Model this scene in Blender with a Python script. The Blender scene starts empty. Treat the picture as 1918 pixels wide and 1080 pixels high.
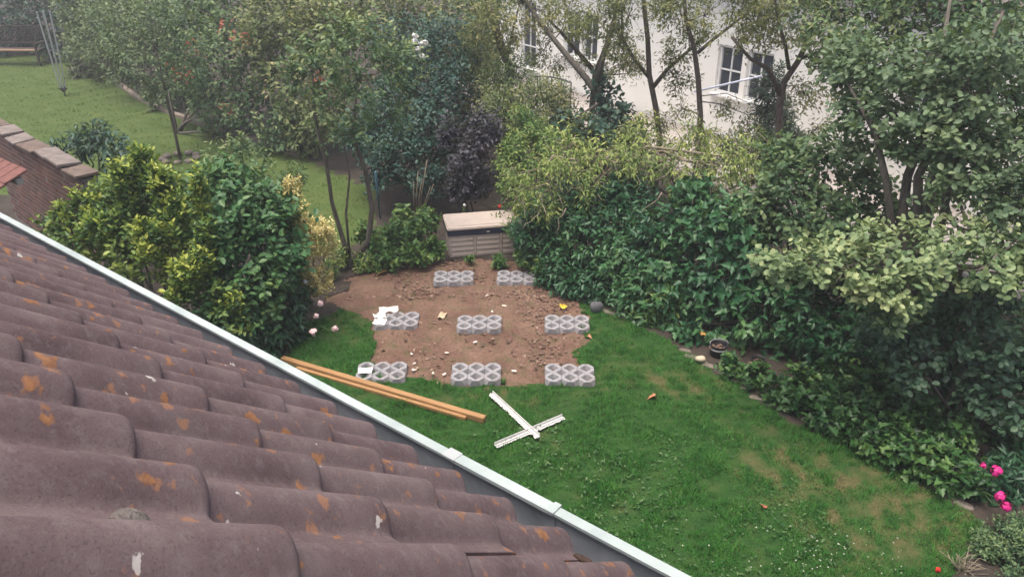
import bpy, math, random
import numpy as np
from mathutils import Matrix, Vector
R = math.radians
rng = np.random.default_rng(7)
random.seed(7)
SC = bpy.context.scene
COL = SC.collection

# ------------------------------------------------------------------ camera, world, sun, exposure
CH, PITCH, FPX = 5.2, R(27.0), 1450.0
cam_d = bpy.data.cameras.new('camera'); cam = bpy.data.objects.new('camera', cam_d); COL.objects.link(cam)
cam.location = (0, 0, CH); cam.rotation_euler = (math.pi/2 - PITCH, 0, 0)
cam_d.sensor_width = 36.0; cam_d.lens = 36.0*FPX/1918.0; cam_d.clip_start = 0.05; cam_d.clip_end = 2000
SC.camera = cam
CAM = np.array([0, 0, CH])
SUN_DIR = Vector((-0.16, -0.10, 0.98)).normalized()
world = bpy.data.worlds.new('World'); SC.world = world; world.use_nodes = True
wn = world.node_tree.nodes; wl = world.node_tree.links
bg = wn['Background']; bg.inputs['Strength'].default_value = 0.130
sky = wn.new('ShaderNodeTexSky'); sky.sky_type = 'NISHITA'; sky.sun_disc = False
sky.sun_elevation = math.asin(SUN_DIR.z); sky.sun_rotation = math.atan2(SUN_DIR.x, SUN_DIR.y)
sky.air_density = 1.0; sky.dust_density = 8.0; sky.ozone_density = 1.0
wl.new(sky.outputs[0], bg.inputs['Color'])
sun_d = bpy.data.lights.new('sun', 'SUN'); sun = bpy.data.objects.new('sun', sun_d); COL.objects.link(sun)
sun_d.energy = 1.25; sun_d.angle = R(40); sun_d.color = (1.0, 0.96, 0.90)
sun.location = (0, 0, 30); sun.rotation_euler = SUN_DIR.to_track_quat('Z', 'Y').to_euler()
SC.view_settings.view_transform = 'Standard'; SC.view_settings.look = 'None'
SC.view_settings.gamma = 1.0; SC.view_settings.exposure = 0.96; SC.view_settings.use_curve_mapping = False
SC.cycles.max_bounces = 6; SC.cycles.diffuse_bounces = 3; SC.cycles.transmission_bounces = 3
SC.cycles.use_denoising = True

# ------------------------------------------------------------------ where things stand
CT, ST = math.cos(PITCH), math.sin(PITCH)
def ray(px, py):
    u, v = (px-959)/FPX, (py-540)/FPX
    return np.array([u, CT - v*ST, -(ST + v*CT)])
def G(px, py, z=0.0):
    d = ray(px, py); return CAM + d*((z-CH)/d[2])
def A(px, py, Y):
    d = ray(px, py); return CAM + d*(Y/d[1])
def proj(P):
    P = np.atleast_2d(P) - CAM
    dep = P[..., 1]*CT - P[..., 2]*ST
    u = P[..., 0]/dep; v = (-P[..., 2]*CT - P[..., 1]*ST)/dep
    return 959+u*FPX, 540+v*FPX, dep
def nrm(a): return a/np.maximum(np.linalg.norm(a, axis=-1, keepdims=True), 1e-9)
def fnoise(P, freq, seed):
    g = np.random.default_rng(seed); P = np.asarray(P, float); o = np.zeros(P.shape[:-1])
    for i in range(7):
        k = g.normal(size=P.shape[-1]); k = k/np.linalg.norm(k)*freq*(0.6+g.random()*1.1)*6.283
        o += np.sin(P@k + g.random()*6.283)
    return o/3.0
def inpoly(x, y, poly):
    x = np.asarray(x); y = np.asarray(y); ins = np.zeros(x.shape, bool); n = len(poly)
    for i in range(n):
        x0, y0 = poly[i][:2]; x1, y1 = poly[(i+1) % n][:2]
        if y0 == y1: continue
        c = ((y0 > y) != (y1 > y)) & (x < (x1-x0)*(y-y0)/(y1-y0)+x0); ins ^= c
    return ins

# ------------------------------------------------------------------ object helpers
def tag(o, label, cat, group=None):
    o['label'] = label; o['category'] = cat
    if group: o['group'] = group
    return o
def thing(name, label, cat, loc=(0, 0, 0), rotz=0.0, group=None):
    o = bpy.data.objects.new(name, None); COL.objects.link(o); o.empty_display_size = 0.1
    o.location = [float(c) for c in loc]; o.rotation_euler = (0, 0, rotz)
    return tag(o, label, cat, group)
def link(name, me, parent=None, kind=None, loc=None):
    o = bpy.data.objects.new(name, me); COL.objects.link(o)
    if parent: o.parent = parent
    if kind: o['kind'] = kind
    if loc is not None: o.location = [float(c) for c in loc]
    return o
TRIS = [0]
def mesh_np(name, V, groups, mat, attrs=None, smooth=False):
    """groups: list of (n,k) integer arrays of faces"""
    me = bpy.data.meshes.new(name)
    V = np.ascontiguousarray(V, np.float32)
    me.vertices.add(len(V)); me.vertices.foreach_set('co', V.ravel())
    loops = np.concatenate([g.ravel() for g in groups]).astype(np.int32)
    tot = np.concatenate([np.full(len(g), g.shape[1], np.int32) for g in groups])
    st = np.concatenate([[0], np.cumsum(tot)[:-1]]).astype(np.int32)
    me.loops.add(len(loops)); me.loops.foreach_set('vertex_index', loops)
    me.polygons.add(len(tot)); me.polygons.foreach_set('loop_start', st); me.polygons.foreach_set('loop_total', tot)
    if smooth: me.polygons.foreach_set('use_smooth', np.ones(len(tot), bool))
    me.update(calc_edges=True)
    for k, a in (attrs or {}).items():
        at = me.attributes.new(k, 'FLOAT', 'POINT'); at.data.foreach_set('value', np.ascontiguousarray(a, np.float32))
    if mat: me.materials.append(mat)
    TRIS[0] += int((tot-2).sum())
    return me
class MB:
    def __init__(s): s.v = []; s.f = []
    def add(s, vs, fs):
        b = len(s.v); s.v += [tuple(float(c) for c in p) for p in vs]; s.f += [tuple(b+i for i in f) for f in fs]; return s
    def box(s, c, d, M=None, taper=1.0):
        hx, hy, hz = d[0]/2, d[1]/2, d[2]/2
        vs = [(-hx, -hy, -hz), (hx, -hy, -hz), (hx, hy, -hz), (-hx, hy, -hz)] + [(-hx*taper, -hy*taper, hz), (hx*taper, -hy*taper, hz), (hx*taper, hy*taper, hz), (-hx*taper, hy*taper, hz)]
        if M is not None: vs = [M @ Vector(p) for p in vs]
        vs = [(p[0]+c[0], p[1]+c[1], p[2]+c[2]) for p in vs]
        return s.add(vs, [(0, 3, 2, 1), (4, 5, 6, 7), (0, 1, 5, 4), (1, 2, 6, 5), (2, 3, 7, 6), (3, 0, 4, 7)])
    def bar(s, a, b, w, h=None, up=(0, 0, 1)):
        a = Vector(a); b = Vector(b); d = (b-a); L = d.length; d.normalize(); h = h or w
        x = Vector(up).cross(d); x = x.normalized() if x.length > 1e-4 else Vector((1, 0, 0)); z = d.cross(x)
        M = Matrix((x, d, z)).transposed()
        return s.box((a+b)/2, (w, L, h), M)
    def tube(s, pts, rad, n=6, cap=True):
        pts = [Vector(p) for p in pts]; rings = []; ref = Vector((0.31, 0.22, 0.1))
        for i, p in enumerate(pts):
            d = (pts[min(i+1, len(pts)-1)]-pts[max(i-1, 0)]).normalized()
            x = d.cross(ref); x = x if x.length > .05 else d.cross(Vector((1, 0, 0))); x.normalize(); y = d.cross(x)
            r = rad[i] if hasattr(rad, '__len__') else rad
            rings.append([p + (x*math.cos(t)+y*math.sin(t))*r for t in [6.28318*k/n for k in range(n)]])
        vs = [q for r_ in rings for q in r_]; fs = []
        for i in range(len(pts)-1):
            for k in range(n):
                a, b = i*n+k, i*n+(k+1) % n; fs.append((a, b, b+n, a+n))
        if cap: fs += [tuple(range(n-1, -1, -1)), tuple(range((len(pts)-1)*n, len(pts)*n))]
        return s.add(vs, fs)
    def lathe(s, prof, n=16, c=(0, 0, 0)):
        vs = [(c[0]+r*math.cos(6.28318*k/n), c[1]+r*math.sin(6.28318*k/n), c[2]+z) for r, z in prof for k in range(n)]; fs = []
        for i in range(len(prof)-1):
            for k in range(n):
                a, b = i*n+k, i*n+(k+1) % n; fs.append((a, b, b+n, a+n))
        return s.add(vs, fs)
    def mesh(s, name, mat, smooth=False, bevel=0):
        me = bpy.data.meshes.new(name); me.from_pydata(s.v, [], s.f); me.materials.append(mat)
        if bevel:
            import bmesh
            bm = bmesh.new(); bm.from_mesh(me)
            es = [e for e in bm.edges if len(e.link_faces) == 2 and e.calc_face_angle(0) > 0.6]
            bmesh.ops.bevel(bm, geom=es, offset=bevel, segments=2, affect='EDGES', clamp_overlap=True)
            bm.to_mesh(me); bm.free()
        if smooth: me.polygons.foreach_set('use_smooth', [True]*len(me.polygons))
        me.update(); TRIS[0] += sum(len(p.vertices)-2 for p in me.polygons); return me
    def build(s, name, mat, parent=None, smooth=False, bevel=0, kind=None, loc=None):
        return link(name, s.mesh(name, mat, smooth, bevel), parent, kind, loc)

# ------------------------------------------------------------------ materials
class NT:
    def __init__(s, name):
        s.m = bpy.data.materials.new(name); s.m.use_nodes = True; s.t = s.m.node_tree; s.n = s.t.nodes; s.l = s.t.links
        s.b = s.n['Principled BSDF']; s.out = s.n['Material Output']
    def new(s, typ, **kw):
        n = s.n.new(typ)
        for k, v in kw.items(): setattr(n, k, v)
        return n
    def co(s, which='Object', scale=None):
        if which == 'World':
            o = s.new('ShaderNodeNewGeometry').outputs['Position']
        else: o = s.new('ShaderNodeTexCoord').outputs[which]
        if scale is not None:
            mp = s.new('ShaderNodeMapping'); mp.inputs['Scale'].default_value = scale if hasattr(scale, '__len__') else (scale,)*3
            s.l.new(o, mp.inputs['Vector']); o = mp.outputs[0]
        return o
    def noise(s, co, scale, detail=4, rough=.55, dist=0):
        n = s.new('ShaderNodeTexNoise'); n.inputs['Scale'].default_value = scale; n.inputs['Detail'].default_value = detail
        n.inputs['Roughness'].default_value = rough; n.inputs['Distortion'].default_value = dist
        s.l.new(co, n.inputs['Vector']); return n.outputs['Fac']
    def ramp(s, fac, stops):
        r = s.new('ShaderNodeValToRGB'); e = r.color_ramp.elements
        while len(e) < len(stops): e.new(.5)
        for i, (p, c) in enumerate(stops):
            e[i].position = p; e[i].color = (*c, 1) if hasattr(c, '__len__') else (c, c, c, 1)
        s.l.new(fac, r.inputs[0]); return r.outputs[0]
    def mix(s, fac, a, b, mode='MIX'):
        m = s.new('ShaderNodeMix', data_type='RGBA', blend_type=mode)
        for i, x in ((0, fac), (6, a), (7, b)):
            if hasattr(x, 'is_linked'): s.l.new(x, m.inputs[i])
            elif i == 0: m.inputs[0].default_value = x
            else: m.inputs[i].default_value = (*x, 1)
        return m.outputs[2]
    def math(s, op, a, b=0.0, c=None):
        m = s.new('ShaderNodeMath', operation=op)
        for i, x in enumerate((a, b) if c is None else (a, b, c)):
            if hasattr(x, 'is_linked'): s.l.new(x, m.inputs[i])
            else: m.inputs[i].default_value = x
        return m.outputs[0]
    def attr(s, name): return s.new('ShaderNodeAttribute', attribute_name=name).outputs['Fac']
    def base(s, x):
        if hasattr(x, 'is_linked'): s.l.new(x, s.b.inputs['Base Color'])
        else: s.b.inputs['Base Color'].default_value = (*x, 1)
    def bump(s, h, strength=.3, dist=.01):
        b = s.new('ShaderNodeBump'); b.inputs['Strength'].default_value = strength; b.inputs['Distance'].default_value = dist
        s.l.new(h, b.inputs['Height']); s.l.new(b.outputs[0], s.b.inputs['Normal'])
    def rough(s, r): s.b.inputs['Roughness'].default_value = r
def weathered(name, c0, c1, scale=8, rough=.7, bump=.2, bscale=60, metal=0.0, spec=.4):
    t = NT(name); co = t.co('Object'); n = t.noise(co, scale, 6, .6, .3)
    t.base(t.ramp(n, [(.3, c0), (.7, c1)])); t.rough(rough); t.b.inputs['Metallic'].default_value = metal
    t.b.inputs['Specular IOR Level'].default_value = spec
    t.bump(t.noise(co, bscale, 4), bump, .004); return t.m
def leafmat(name, cols, rough=.5, trans=.3, spec=.35):
    t = NT(name); a = t.attr('tint'); n = len(cols)
    c = t.ramp(a, [(i/(n-1), cols[i]) for i in range(n)])
    t.base(c); t.rough(rough); t.b.inputs['Specular IOR Level'].default_value = spec
    tr = t.new('ShaderNodeBsdfTranslucent'); 
    c2 = t.mix(.5, c, (.16, .22, .02)); t.l.new(c2, tr.inputs['Color'])
    mx = t.new('ShaderNodeMixShader'); mx.inputs[0].default_value = trans
    t.l.new(t.b.outputs[0], mx.inputs[1]); t.l.new(tr.outputs[0], mx.inputs[2]); t.l.new(mx.outputs[0], t.out.inputs['Surface'])
    return t.m
def barkmat(name, c0, c1):
    t = NT(name); co = t.co('Object', (1, 1, .25)); n = t.noise(co, 30, 6, .65)
    t.base(t.ramp(n, [(.3, c0), (.7, c1)])); t.rough(.9); t.bump(n, .6, .01); return t.m
bark_grey = barkmat('bark grey', (.05, .043, .034), (.15, .13, .105))
bark_dark = barkmat('bark dark', (.05, .038, .032), (.14, .11, .09))
bark_pale = barkmat('bark pale', (.16, .13, .09), (.33, .28, .20))

# ------------------------------------------------------------------ foliage generator
SHAPES = {
 'slim':  [(.42, .5)],
 'oval':  [(.25, .42), (.65, .46)],
 'round': [(.10, .22), (.38, .5), (.72, .47), (.93, .26)],
 'heart': [(-.08, .30), (.18, .5), (.6, .34)],
 'ivy':   [(-.12, .30), (.10, .55), (.32, .27), (.55, .33), (.74, .14)],
}
def leaf_verts(P, D, N, L, wr, shape, fold=.35, curl=.18):
    half = SHAPES[shape]; m = len(half)
    outline = [(0, 0)] + [(x, y) for x, y in half] + [(1, 0)] + [(x, -y) for x, y in reversed(half)]
    a = nrm(D); s_ = nrm(np.cross(N, a)); n = np.cross(a, s_)
    L = np.asarray(L)[:, None]; V = np.empty((len(P), len(outline), 3))
    for i, (x, y) in enumerate(outline):
        V[:, i] = P + a*(x*L) + s_*(y*wr*L) + n*(L*(fold*abs(y)*wr*1.0 - curl*x*x))
    k = len(outline)
    f1 = list(range(0, m+2)); f2 = [0, m+1] + list(range(m+2, k))
    return V, k, [f1, f2]
def leaf_mesh(name, P, D, N, L, tint, S, mat, origin=(0, 0, 0)):
    V, k, fs = leaf_verts(P, D, N, L, S['w'], S['shape'], S.get('fold', .35), S.get('curl', .18))
    n = len(P); base = (np.arange(n)*k)[:, None]
    F = np.concatenate([base + np.array(f)[None, :] for f in fs])
    V = V.reshape(-1, 3) - np.asarray(origin)
    return mesh_np(name, V, [F], mat, {'tint': np.repeat(np.clip(tint, 0, 1), k)})
def gen_leaves(lobes, S, g):
    Ps, Ds, Ns, Ts, Fs = [], [], [], [], []
    C = np.array([l[0] for l in lobes]); RR = np.array([l[1] for l in lobes])
    larea = .55*S['L']**2*S['w']; k = S.get('k', 8); sl = S.get('sl', S['L']*k*.32)
    up = np.array([0, 0, 1.0])
    for li, (c, r) in enumerate(lobes):
        rm = float(np.mean(r)); n = int(S['dens']*4*math.pi*rm*rm/(larea*k))+6
        q = nrm(g.normal(size=(n, 3))); tc = nrm(CAM-c)
        keep = ((q@tc > -.28) | (q[:, 2] > .45)) & (q[:, 2] > -.8)
        q = q[keep]; lump = fnoise(c+q*r, S.get('lf', .55)/rm, 11+li)
        q = q[lump > S.get('gap', -.55)]; lump = lump[lump > S.get('gap', -.55)]
        rad = .64+.38*g.random(len(q))**.6+.17*lump+.22*(g.random(len(q)) < .07)
        tip = c+q*r*rad[:, None]
        ok = np.ones(len(q), bool)
        for j in range(len(lobes)):
            if j != li: ok &= (((tip-C[j])/RR[j])**2).sum(1) > .5
        ok &= tip[:, 2] > .02
        tip = tip[ok]; q = q[ok]; m = len(q)
        if m == 0: continue
        d = nrm(q*S.get('out', .7)+up*S.get('up', .4)+g.normal(size=(m, 3))*.33)
        l = sl*(.6+.8*g.random(m)); sh = g.random(m); px_ = nrm(np.cross(d, nrm(g.normal(size=(m, 3))))); py_ = np.cross(d, px_)
        ltint = g.normal()*.06+.12*fnoise(tip, .9, 77)
        for i in range(k):
            t = (i+.6)/k; ang = (i*2.4 if not S.get('opp') else (i//2)*1.571+(i % 2)*3.14159)+g.random(m)*.7
            rd = px_*np.cos(ang)[:, None]+py_*np.sin(ang)[:, None]
            ca = .35+.75*t*t
            ax = nrm(d*ca+rd*.85+np.array([0, 0, -S.get('droop', .25)])+g.normal(size=(m, 3))*.18)
            Ps.append(tip-d*(l*(1-t))[:, None]); Ds.append(ax)
            Ns.append(nrm(up*.85+q*.45+g.normal(size=(m, 3))*.30))
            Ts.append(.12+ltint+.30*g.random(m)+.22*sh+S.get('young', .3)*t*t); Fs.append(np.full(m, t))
        ni = int(S.get('inner', .3)*m*k)
        if ni:
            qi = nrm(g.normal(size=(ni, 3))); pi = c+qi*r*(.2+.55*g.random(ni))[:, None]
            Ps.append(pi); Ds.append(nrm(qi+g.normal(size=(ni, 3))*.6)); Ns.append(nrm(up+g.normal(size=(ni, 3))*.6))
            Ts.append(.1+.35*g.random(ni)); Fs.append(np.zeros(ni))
    P, D, N, T, F = (np.concatenate(x) for x in (Ps, Ds, Ns, Ts, Fs))
    x, y, dep = proj(P); k_ = (x > -260) & (x < 2180) & (y > -220) & (y < 1300) & (P[:, 2] > .01)
    P, D, N, T, F = P[k_], D[k_], N[k_], T[k_], F[k_]
    return P, D, N, S['L']*(.65+.6*g.random(len(P))), T
def lobe_list(spec):
    out = []
    for it in spec:
        px, py, Y, r = it[:4]; sc = it[4] if len(it) > 4 else (1, 1, 1)
        out.append((A(px, py, Y), np.array([r*sc[0], r*sc[1], r*sc[2]])))
    return out
def crooked(a, b, g, n=5, amp=.06):
    a = np.array(a, float); b = np.array(b, float); L = np.linalg.norm(b-a); ts = np.linspace(0, 1, n)
    return [a+(b-a)*t+g.normal(size=3)*amp*L*math.sin(math.pi*t) for t in ts]
def plant(name, label, cat, base, spec, S, bark=bark_grey, trunk=None, r0=.03, twigs=5, group=None, seed=1, pick=0, cell=13, pickf=None, extra=None):
    g = np.random.default_rng(seed); base = np.array(base, float); lobes = lobe_list(spec)
    root = thing(name, label, cat, base, 0, group)
    mb = MB(); start = base+np.array([0, 0, -.03])
    if trunk:
        for pts, rads in trunk: mb.tube([np.array(p)-base for p in pts], rads, 8)
    for c, r in lobes:
        st = start
        if trunk:
            ends = [np.array(p) for pts, _ in trunk for p in pts[1:]]; st = min(ends, key=lambda e: np.linalg.norm(e-c))
        pts = crooked(st+(g.normal(size=3)*[.05, .05, 0] if not trunk else 0), c, g)
        rr = r0*(.55 if trunk else .8)
        mb.tube([p-base for p in pts], [rr*(1-.6*i/4) for i in range(5)], 6)
        for _ in range(twigs):
            q = nrm(g.normal(size=3)+np.array([0, 0, .4])); e = c+q*r*.95
            pt = crooked(c+(pts[-2]-c)*g.random()*.6, e, g, 4, .08)
            mb.tube([p-base for p in pt], [rr*.36, rr*.28, rr*.2, rr*.09], 4)
    mb.build('trunk' if cat == 'tree' else 'stem', bark, root, smooth=True)
    if extra:
        P, D, N, L, T = gen_leaves(lobe_list(extra[0]), extra[1], g); link('upper_foliage', leaf_mesh('upper_foliage', P, D, N, L, T, extra[1], extra[1]['mat'], base), root, 'stuff')
        lobes = lobes[:extra[2]]
    P, D, N, L, T = gen_leaves(lobes, S, g)
    if pick:
        S["cell"] = cell
        x, y, dep = proj(P); vis = (x > 10) & (x < 1908) & (y > 10) & (y < 1070)
        if pickf: vis &= pickf(x, y)
        score = dep - .6*N[:, 2] + np.where(vis, 0, 100)
        # outermost leaves first: keep at most a few per image cell
        cid = (x//S['cell']).astype(int)*4000+(y//S['cell']).astype(int); order = np.argsort(score); seen = {}; sel = []
        for i in order:
            if score[i] > 50 or len(sel) >= pick: break
            if seen.get(cid[i], 0) < 1: seen[cid[i]] = 1; sel.append(i)
        protos = []
        for tv in range(6):
            o3 = np.zeros((1, 3)); protos.append(leaf_mesh('leaf', o3, np.array([[1., 0, 0]]), np.array([[0, 0, 1.]]), np.array([1.0]), np.array([.12+.15*tv]), S, S['mat']))
        for i in sel:
            a = nrm(D[i]); s_ = nrm(np.cross(N[i], a)); n_ = np.cross(a, s_)
            o = link('leaf', protos[int(np.clip((T[i]-.05)/.15, 0, 5))], root); M = Matrix.Identity(4)
            for r_ in range(3): M[r_][0], M[r_][1], M[r_][2], M[r_][3] = a[r_]*L[i], s_[r_]*L[i], n_[r_]*L[i], P[i][r_]-base[r_]
            o.matrix_local = M
        msk = np.ones(len(P), bool); msk[sel] = False; P, D, N, L, T = P[msk], D[msk], N[msk], L[msk], T[msk]
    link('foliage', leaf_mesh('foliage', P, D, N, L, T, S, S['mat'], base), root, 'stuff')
    return root

# ------------------------------------------------------------------ ground: lawn, soil, beds
def W(pts): return [tuple(G(x, y)[:2]) for x, y in pts]
LAWN = W([(520, 668), (575, 610), (640, 568), (700, 560), (900, 600), (1105, 560), (1150, 590), (1200, 612), (1255, 640), (1310, 680), (1375, 712), (1450, 768), (1530, 818), (1600, 845), (1700, 885), (1790, 938), (1845, 1000), (1800, 1060), (1780, 1150)]) + [(3.3, 3.0), (-6, 3.0), (-6, 6.5)]
SOIL = W([(610, 566), (660, 525), (720, 505), (800, 492), (900, 482), (1000, 496), (1045, 530), (1085, 560), (1100, 590), (1092, 640), (1085, 690), (1100, 714), (1000, 720), (880, 718), (760, 716), (690, 712), (705, 660), (700, 610), (660, 585)])
BACK = W([(-420, 90), (0, 104), (95, 104), (150, 128), (215, 150), (255, 180), (310, 210), (380, 232), (470, 262), (565, 292), (640, 330), (705, 352), (700, 420), (650, 470), (570, 480), (480, 450)]) + [(-4.6, 10.3), (-7.2, 12.2), (-12, 16), (-24, 18)]
def masks(x, y):
    P = np.stack([x, y], -1); n1 = fnoise(P, 1.2, 3)*.10+fnoise(P, 4, 4)*.035; n2 = fnoise(P, 1.1, 5)*.10+fnoise(P, 4.5, 6)*.035
    soil = inpoly(x+n1, y+n2, SOIL); lawn = inpoly(x+n1*.6, y+n2*.6, LAWN) & ~soil; back = inpoly(x+n1*.5, y+n2*.5, BACK)
    return soil, lawn, back
def dryness(x, y):
    P = np.stack([x, y], -1); d = .30*fnoise(P, .45, 21)+.25*fnoise(P, 1.4, 22)+.12*fnoise(P, 4.0, 23)
    px, py, _ = proj(np.stack([x, y, np.zeros_like(x)], -1))
    for cx, cy, sx, sy, w in ((1640, 930, 170, 90, 1.0), (1450, 830, 90, 70, .75), (1720, 1010, 120, 60, .7), (1330, 720, 140, 26, .5), (640, 600, 70, 40, .7), (1130, 690, 60, 60, .4), (900, 745, 200, 18, .55), (1170, 610, 50, 22, .6)):
        d = d+w*np.exp(-((px-cx)/sx)**2-((py-cy)/sy)**2)
    return np.clip((d-.02)*(.42+.5*fnoise(P, 2.2, 24)+.35*fnoise(P, 6, 25)), 0, 1)
xs = np.concatenate([np.arange(-32, -4.5, .3), np.arange(-4.5, 5.5, .065), np.arange(5.5, 24, .5)])
ys = np.concatenate([np.arange(-2, 3.5, .5), np.arange(3.5, 13, .065), np.arange(13, 40, .3)])
GX, GY = np.meshgrid(xs, ys); P2 = np.stack([GX, GY], -1)
GZ = .018*fnoise(P2, .35, 31)+.006*fnoise(P2, 1.6, 32)
cx = (GX[:-1, :-1]+GX[1:, 1:])/2; cy = (GY[:-1, :-1]+GY[1:, 1:])/2
m_soil, m_lawn, m_back = masks(cx, cy)
dryg = dryness(GX, GY)
ny, nx = GX.shape; idx = np.arange(ny*nx).reshape(ny, nx)
quad = np.stack([idx[:-1, :-1], idx[:-1, 1:], idx[1:, 1:], idx[1:, :-1]], -1)
VG = np.stack([GX, GY, GZ], -1).reshape(-1, 3)
GZ_soil = GZ+.012*fnoise(P2, 3.0, 33)-.012
def sheet(name, mask, mat, zz=None):
    q = quad[mask].reshape(-1, 4); u, inv = np.unique(q, return_inverse=True)
    V = VG[u].copy()
    if zz is not None: V[:, 2] = zz.ravel()[u]
    return link(name, mesh_np(name, V, [inv.reshape(-1, 4)], mat, {'dry': dryg.ravel()[u]}, smooth=True), None, 'structure')
t = NT('lawn ground'); co = t.co('World'); d = t.attr('dry'); n = t.noise(co, 9, 6, .65); n2 = t.noise(co, 60, 4, .7)
green = t.ramp(n, [(.3, (.016, .050, .012)), (.7, (.034, .085, .020))]); dry = t.ramp(n2, [(.3, (.062, .062, .024)), (.7, (.125, .115, .050))])
f = t.math('MULTIPLY', t.math('ADD', d, t.math('MULTIPLY', t.math('SUBTRACT', n2, .5), .6)), 1.0)
t.base(t.mix(f, green, dry)); t.rough(.95); t.bump(n2, .6, .02); lawn_ground_m = t.m; t.b.inputs['Specular IOR Level'].default_value = .1
t = NT('bare soil'); co = t.co('World'); n = t.noise(co, 2.2, 6, .6, .4); n2 = t.noise(co, 28, 8, .7); n3 = t.noise(co, 6, 5, .6)
c = t.ramp(n, [(.28, (.125, .068, .050)), (.55, (.195, .118, .086)), (.8, (.255, .168, .122))])
c = t.mix(t.ramp(n3, [(.5, 0.0), (.72, .6)]), c, (.085, .105, .038)); c = t.mix(t.ramp(n2, [(.35, .55), (.55, 0.0)]), c, (.05, .033, .026))
c = t.mix(t.ramp(n2, [(.66, 0.0), (.8, .6)]), c, (.30, .23, .17))
t.base(c); t.rough(.95); t.bump(n2, .9, .03); soil_m = t.m; t.b.inputs['Specular IOR Level'].default_value = .15
t = NT('bed earth'); co = t.co('World'); n = t.noise(co, 3, 8, .7); t.base(t.ramp(n, [(.3, (.018, .013, .010)), (.7, (.062, .046, .034))])); t.rough(.95); t.bump(n, .8, .05); bed_m = t.m
sheet('soil', m_soil, soil_m, GZ_soil)
sheet('lawn', m_lawn, lawn_ground_m)
t = NT('back lawn ground'); n = t.noise(t.co('World'), 1.6, 6, .65); t.base(t.ramp(n, [(.3, (.050, .085, .022)), (.7, (.085, .115, .036))])); t.rough(.95); t.b.inputs['Specular IOR Level'].default_value = .1
sheet('back_lawn', m_back & ~m_soil & ~m_lawn, t.m)
sheet('planting_bed', ~(m_soil | m_lawn | m_back), bed_m)
link('ground', mesh_np('ground', np.array([(-150, -130, -.08), (150, -130, -.08), (150, 170, -.08), (-150, 170, -.08)]), [np.array([[0, 1, 2, 3]])], bed_m), None, 'structure')

def grass(name, n, box, which, h, w, mat, seed, thin=None):
    g = np.random.default_rng(seed); x = g.uniform(box[0], box[1], n); y = g.uniform(box[2], box[3], n)
    s_, l_, b_ = masks(x, y); ok = (l_ if which == 'lawn' else b_ & ~l_ & ~s_) if which != 'soil' else s_
    px, py, dep = proj(np.stack([x, y, 0*x], -1)); ok &= (px > -150) & (px < 2070) & (py < 1250) & (py > -40)
    x, y = x[ok], y[ok]; dr = dryness(x, y)
    if thin: kk = g.random(len(x)) > thin(x, y, dr); x, y, dr = x[kk], y[kk], dr[kk]
    n = len(x); P = np.stack([x, y], -1); z = .018*fnoise(P, .35, 31)+.006*fnoise(P, 1.6, 32)-.006
    tuft = np.clip(.75+.45*fnoise(P, 1.3, 41)+.35*fnoise(P, 5, 42), .25, 1.7)
    hh = h*(.5+.8*g.random(n))*tuft*(1-.45*dr); th = g.random(n)*6.283; lean = .25+.75*g.random(n); th2 = th+1.571+g.normal(size=n)*.5
    ww = w*(.6+.8*g.random(n)); b = np.stack([x, y, z], -1); sd = np.stack([np.cos(th), np.sin(th), 0*x], -1)*ww[:, None]/2
    tip = b+np.stack([np.cos(th2)*lean*hh, np.sin(th2)*lean*hh, hh], -1)
    V = np.stack([b-sd, b+sd, tip], 1).reshape(-1, 3); F = np.arange(3*n).reshape(-1, 3)
    tt = np.clip(.34*g.random(n)+.07+.13*fnoise(P, 2.5, 43)+.08*fnoise(P, 9, 44)+.62*dr*(g.random(n) < dr+.12)+.25*(g.random(n) < .04), 0, 1)
    return link(name, mesh_np(name, V, [F], mat, {'tint': np.repeat(tt, 3)}), None, 'stuff')
grass_m = leafmat('grass blade', [(.018, .092, .018), (.042, .172, .028), (.085, .235, .046), (.130, .175, .058), (.23, .20, .10)], .6, .25, .2)
g1 = grass('grass', 420000, (-4.5, 5.5, 4.6, 10.6), 'lawn', .050, .0085, grass_m, 51)
grass('grass', 210000, (-24, 0, 10, 31), 'back', .042, .016, leafmat('far grass blade', [(.07, .115, .026), (.11, .165, .038), (.15, .205, .052), (.20, .22, .075), (.26, .23, .11)], .6, .3, .2), 52)
grass('weeds', 5200, (-3, 1.6, 7.4, 11.2), 'soil', .035, .006, grass_m, 53, lambda x, y, d: (fnoise(np.stack([x, y], -1), 1.1, 54) < .45)*1.0)

# lawn herbs: broad little leaves in the turf and white clover heads
def scatter_leaves(name, n, poly_px, L, S, mat, seed, lift=.02, which=None):
    g = np.random.default_rng(seed); poly = W(poly_px); a = np.array(poly); x = g.uniform(a[:, 0].min(), a[:, 0].max(), n); y = g.uniform(a[:, 1].min(), a[:, 1].max(), n)
    P = np.stack([x, y], -1); ok = inpoly(x, y, poly) & (fnoise(P, .9, seed)+.3*g.normal(size=n) > -.1)
    x, y = x[ok], y[ok]; m = len(x); th = g.random(m)*6.283
    D = np.stack([np.cos(th), np.sin(th), g.normal(size=m)*(.10 if 'litter' in name else .35)], -1); N = nrm(np.stack([g.normal(size=m)*.45, g.normal(size=m)*.45, np.ones(m)], -1))
    P = np.stack([x, y, lift*(.3+.9*g.random(m))], -1)
    return link(name, leaf_mesh(name, P, D, N, L*(.5+.9*g.random(m)), g.random(m), S, mat), None, 'stuff')
herb_m = leafmat('turf herb leaf', [(.022, .075, .018), (.038, .110, .026), (.065, .145, .040), (.12, .19, .07)], .5, .25)
scatter_leaves('clover', 4200, [(860, 820), (1100, 780), (1430, 840), (1650, 1090), (1300, 1110), (1010, 960)], .034, dict(w=.55, shape='oval'), herb_m, 61, .035)
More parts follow.
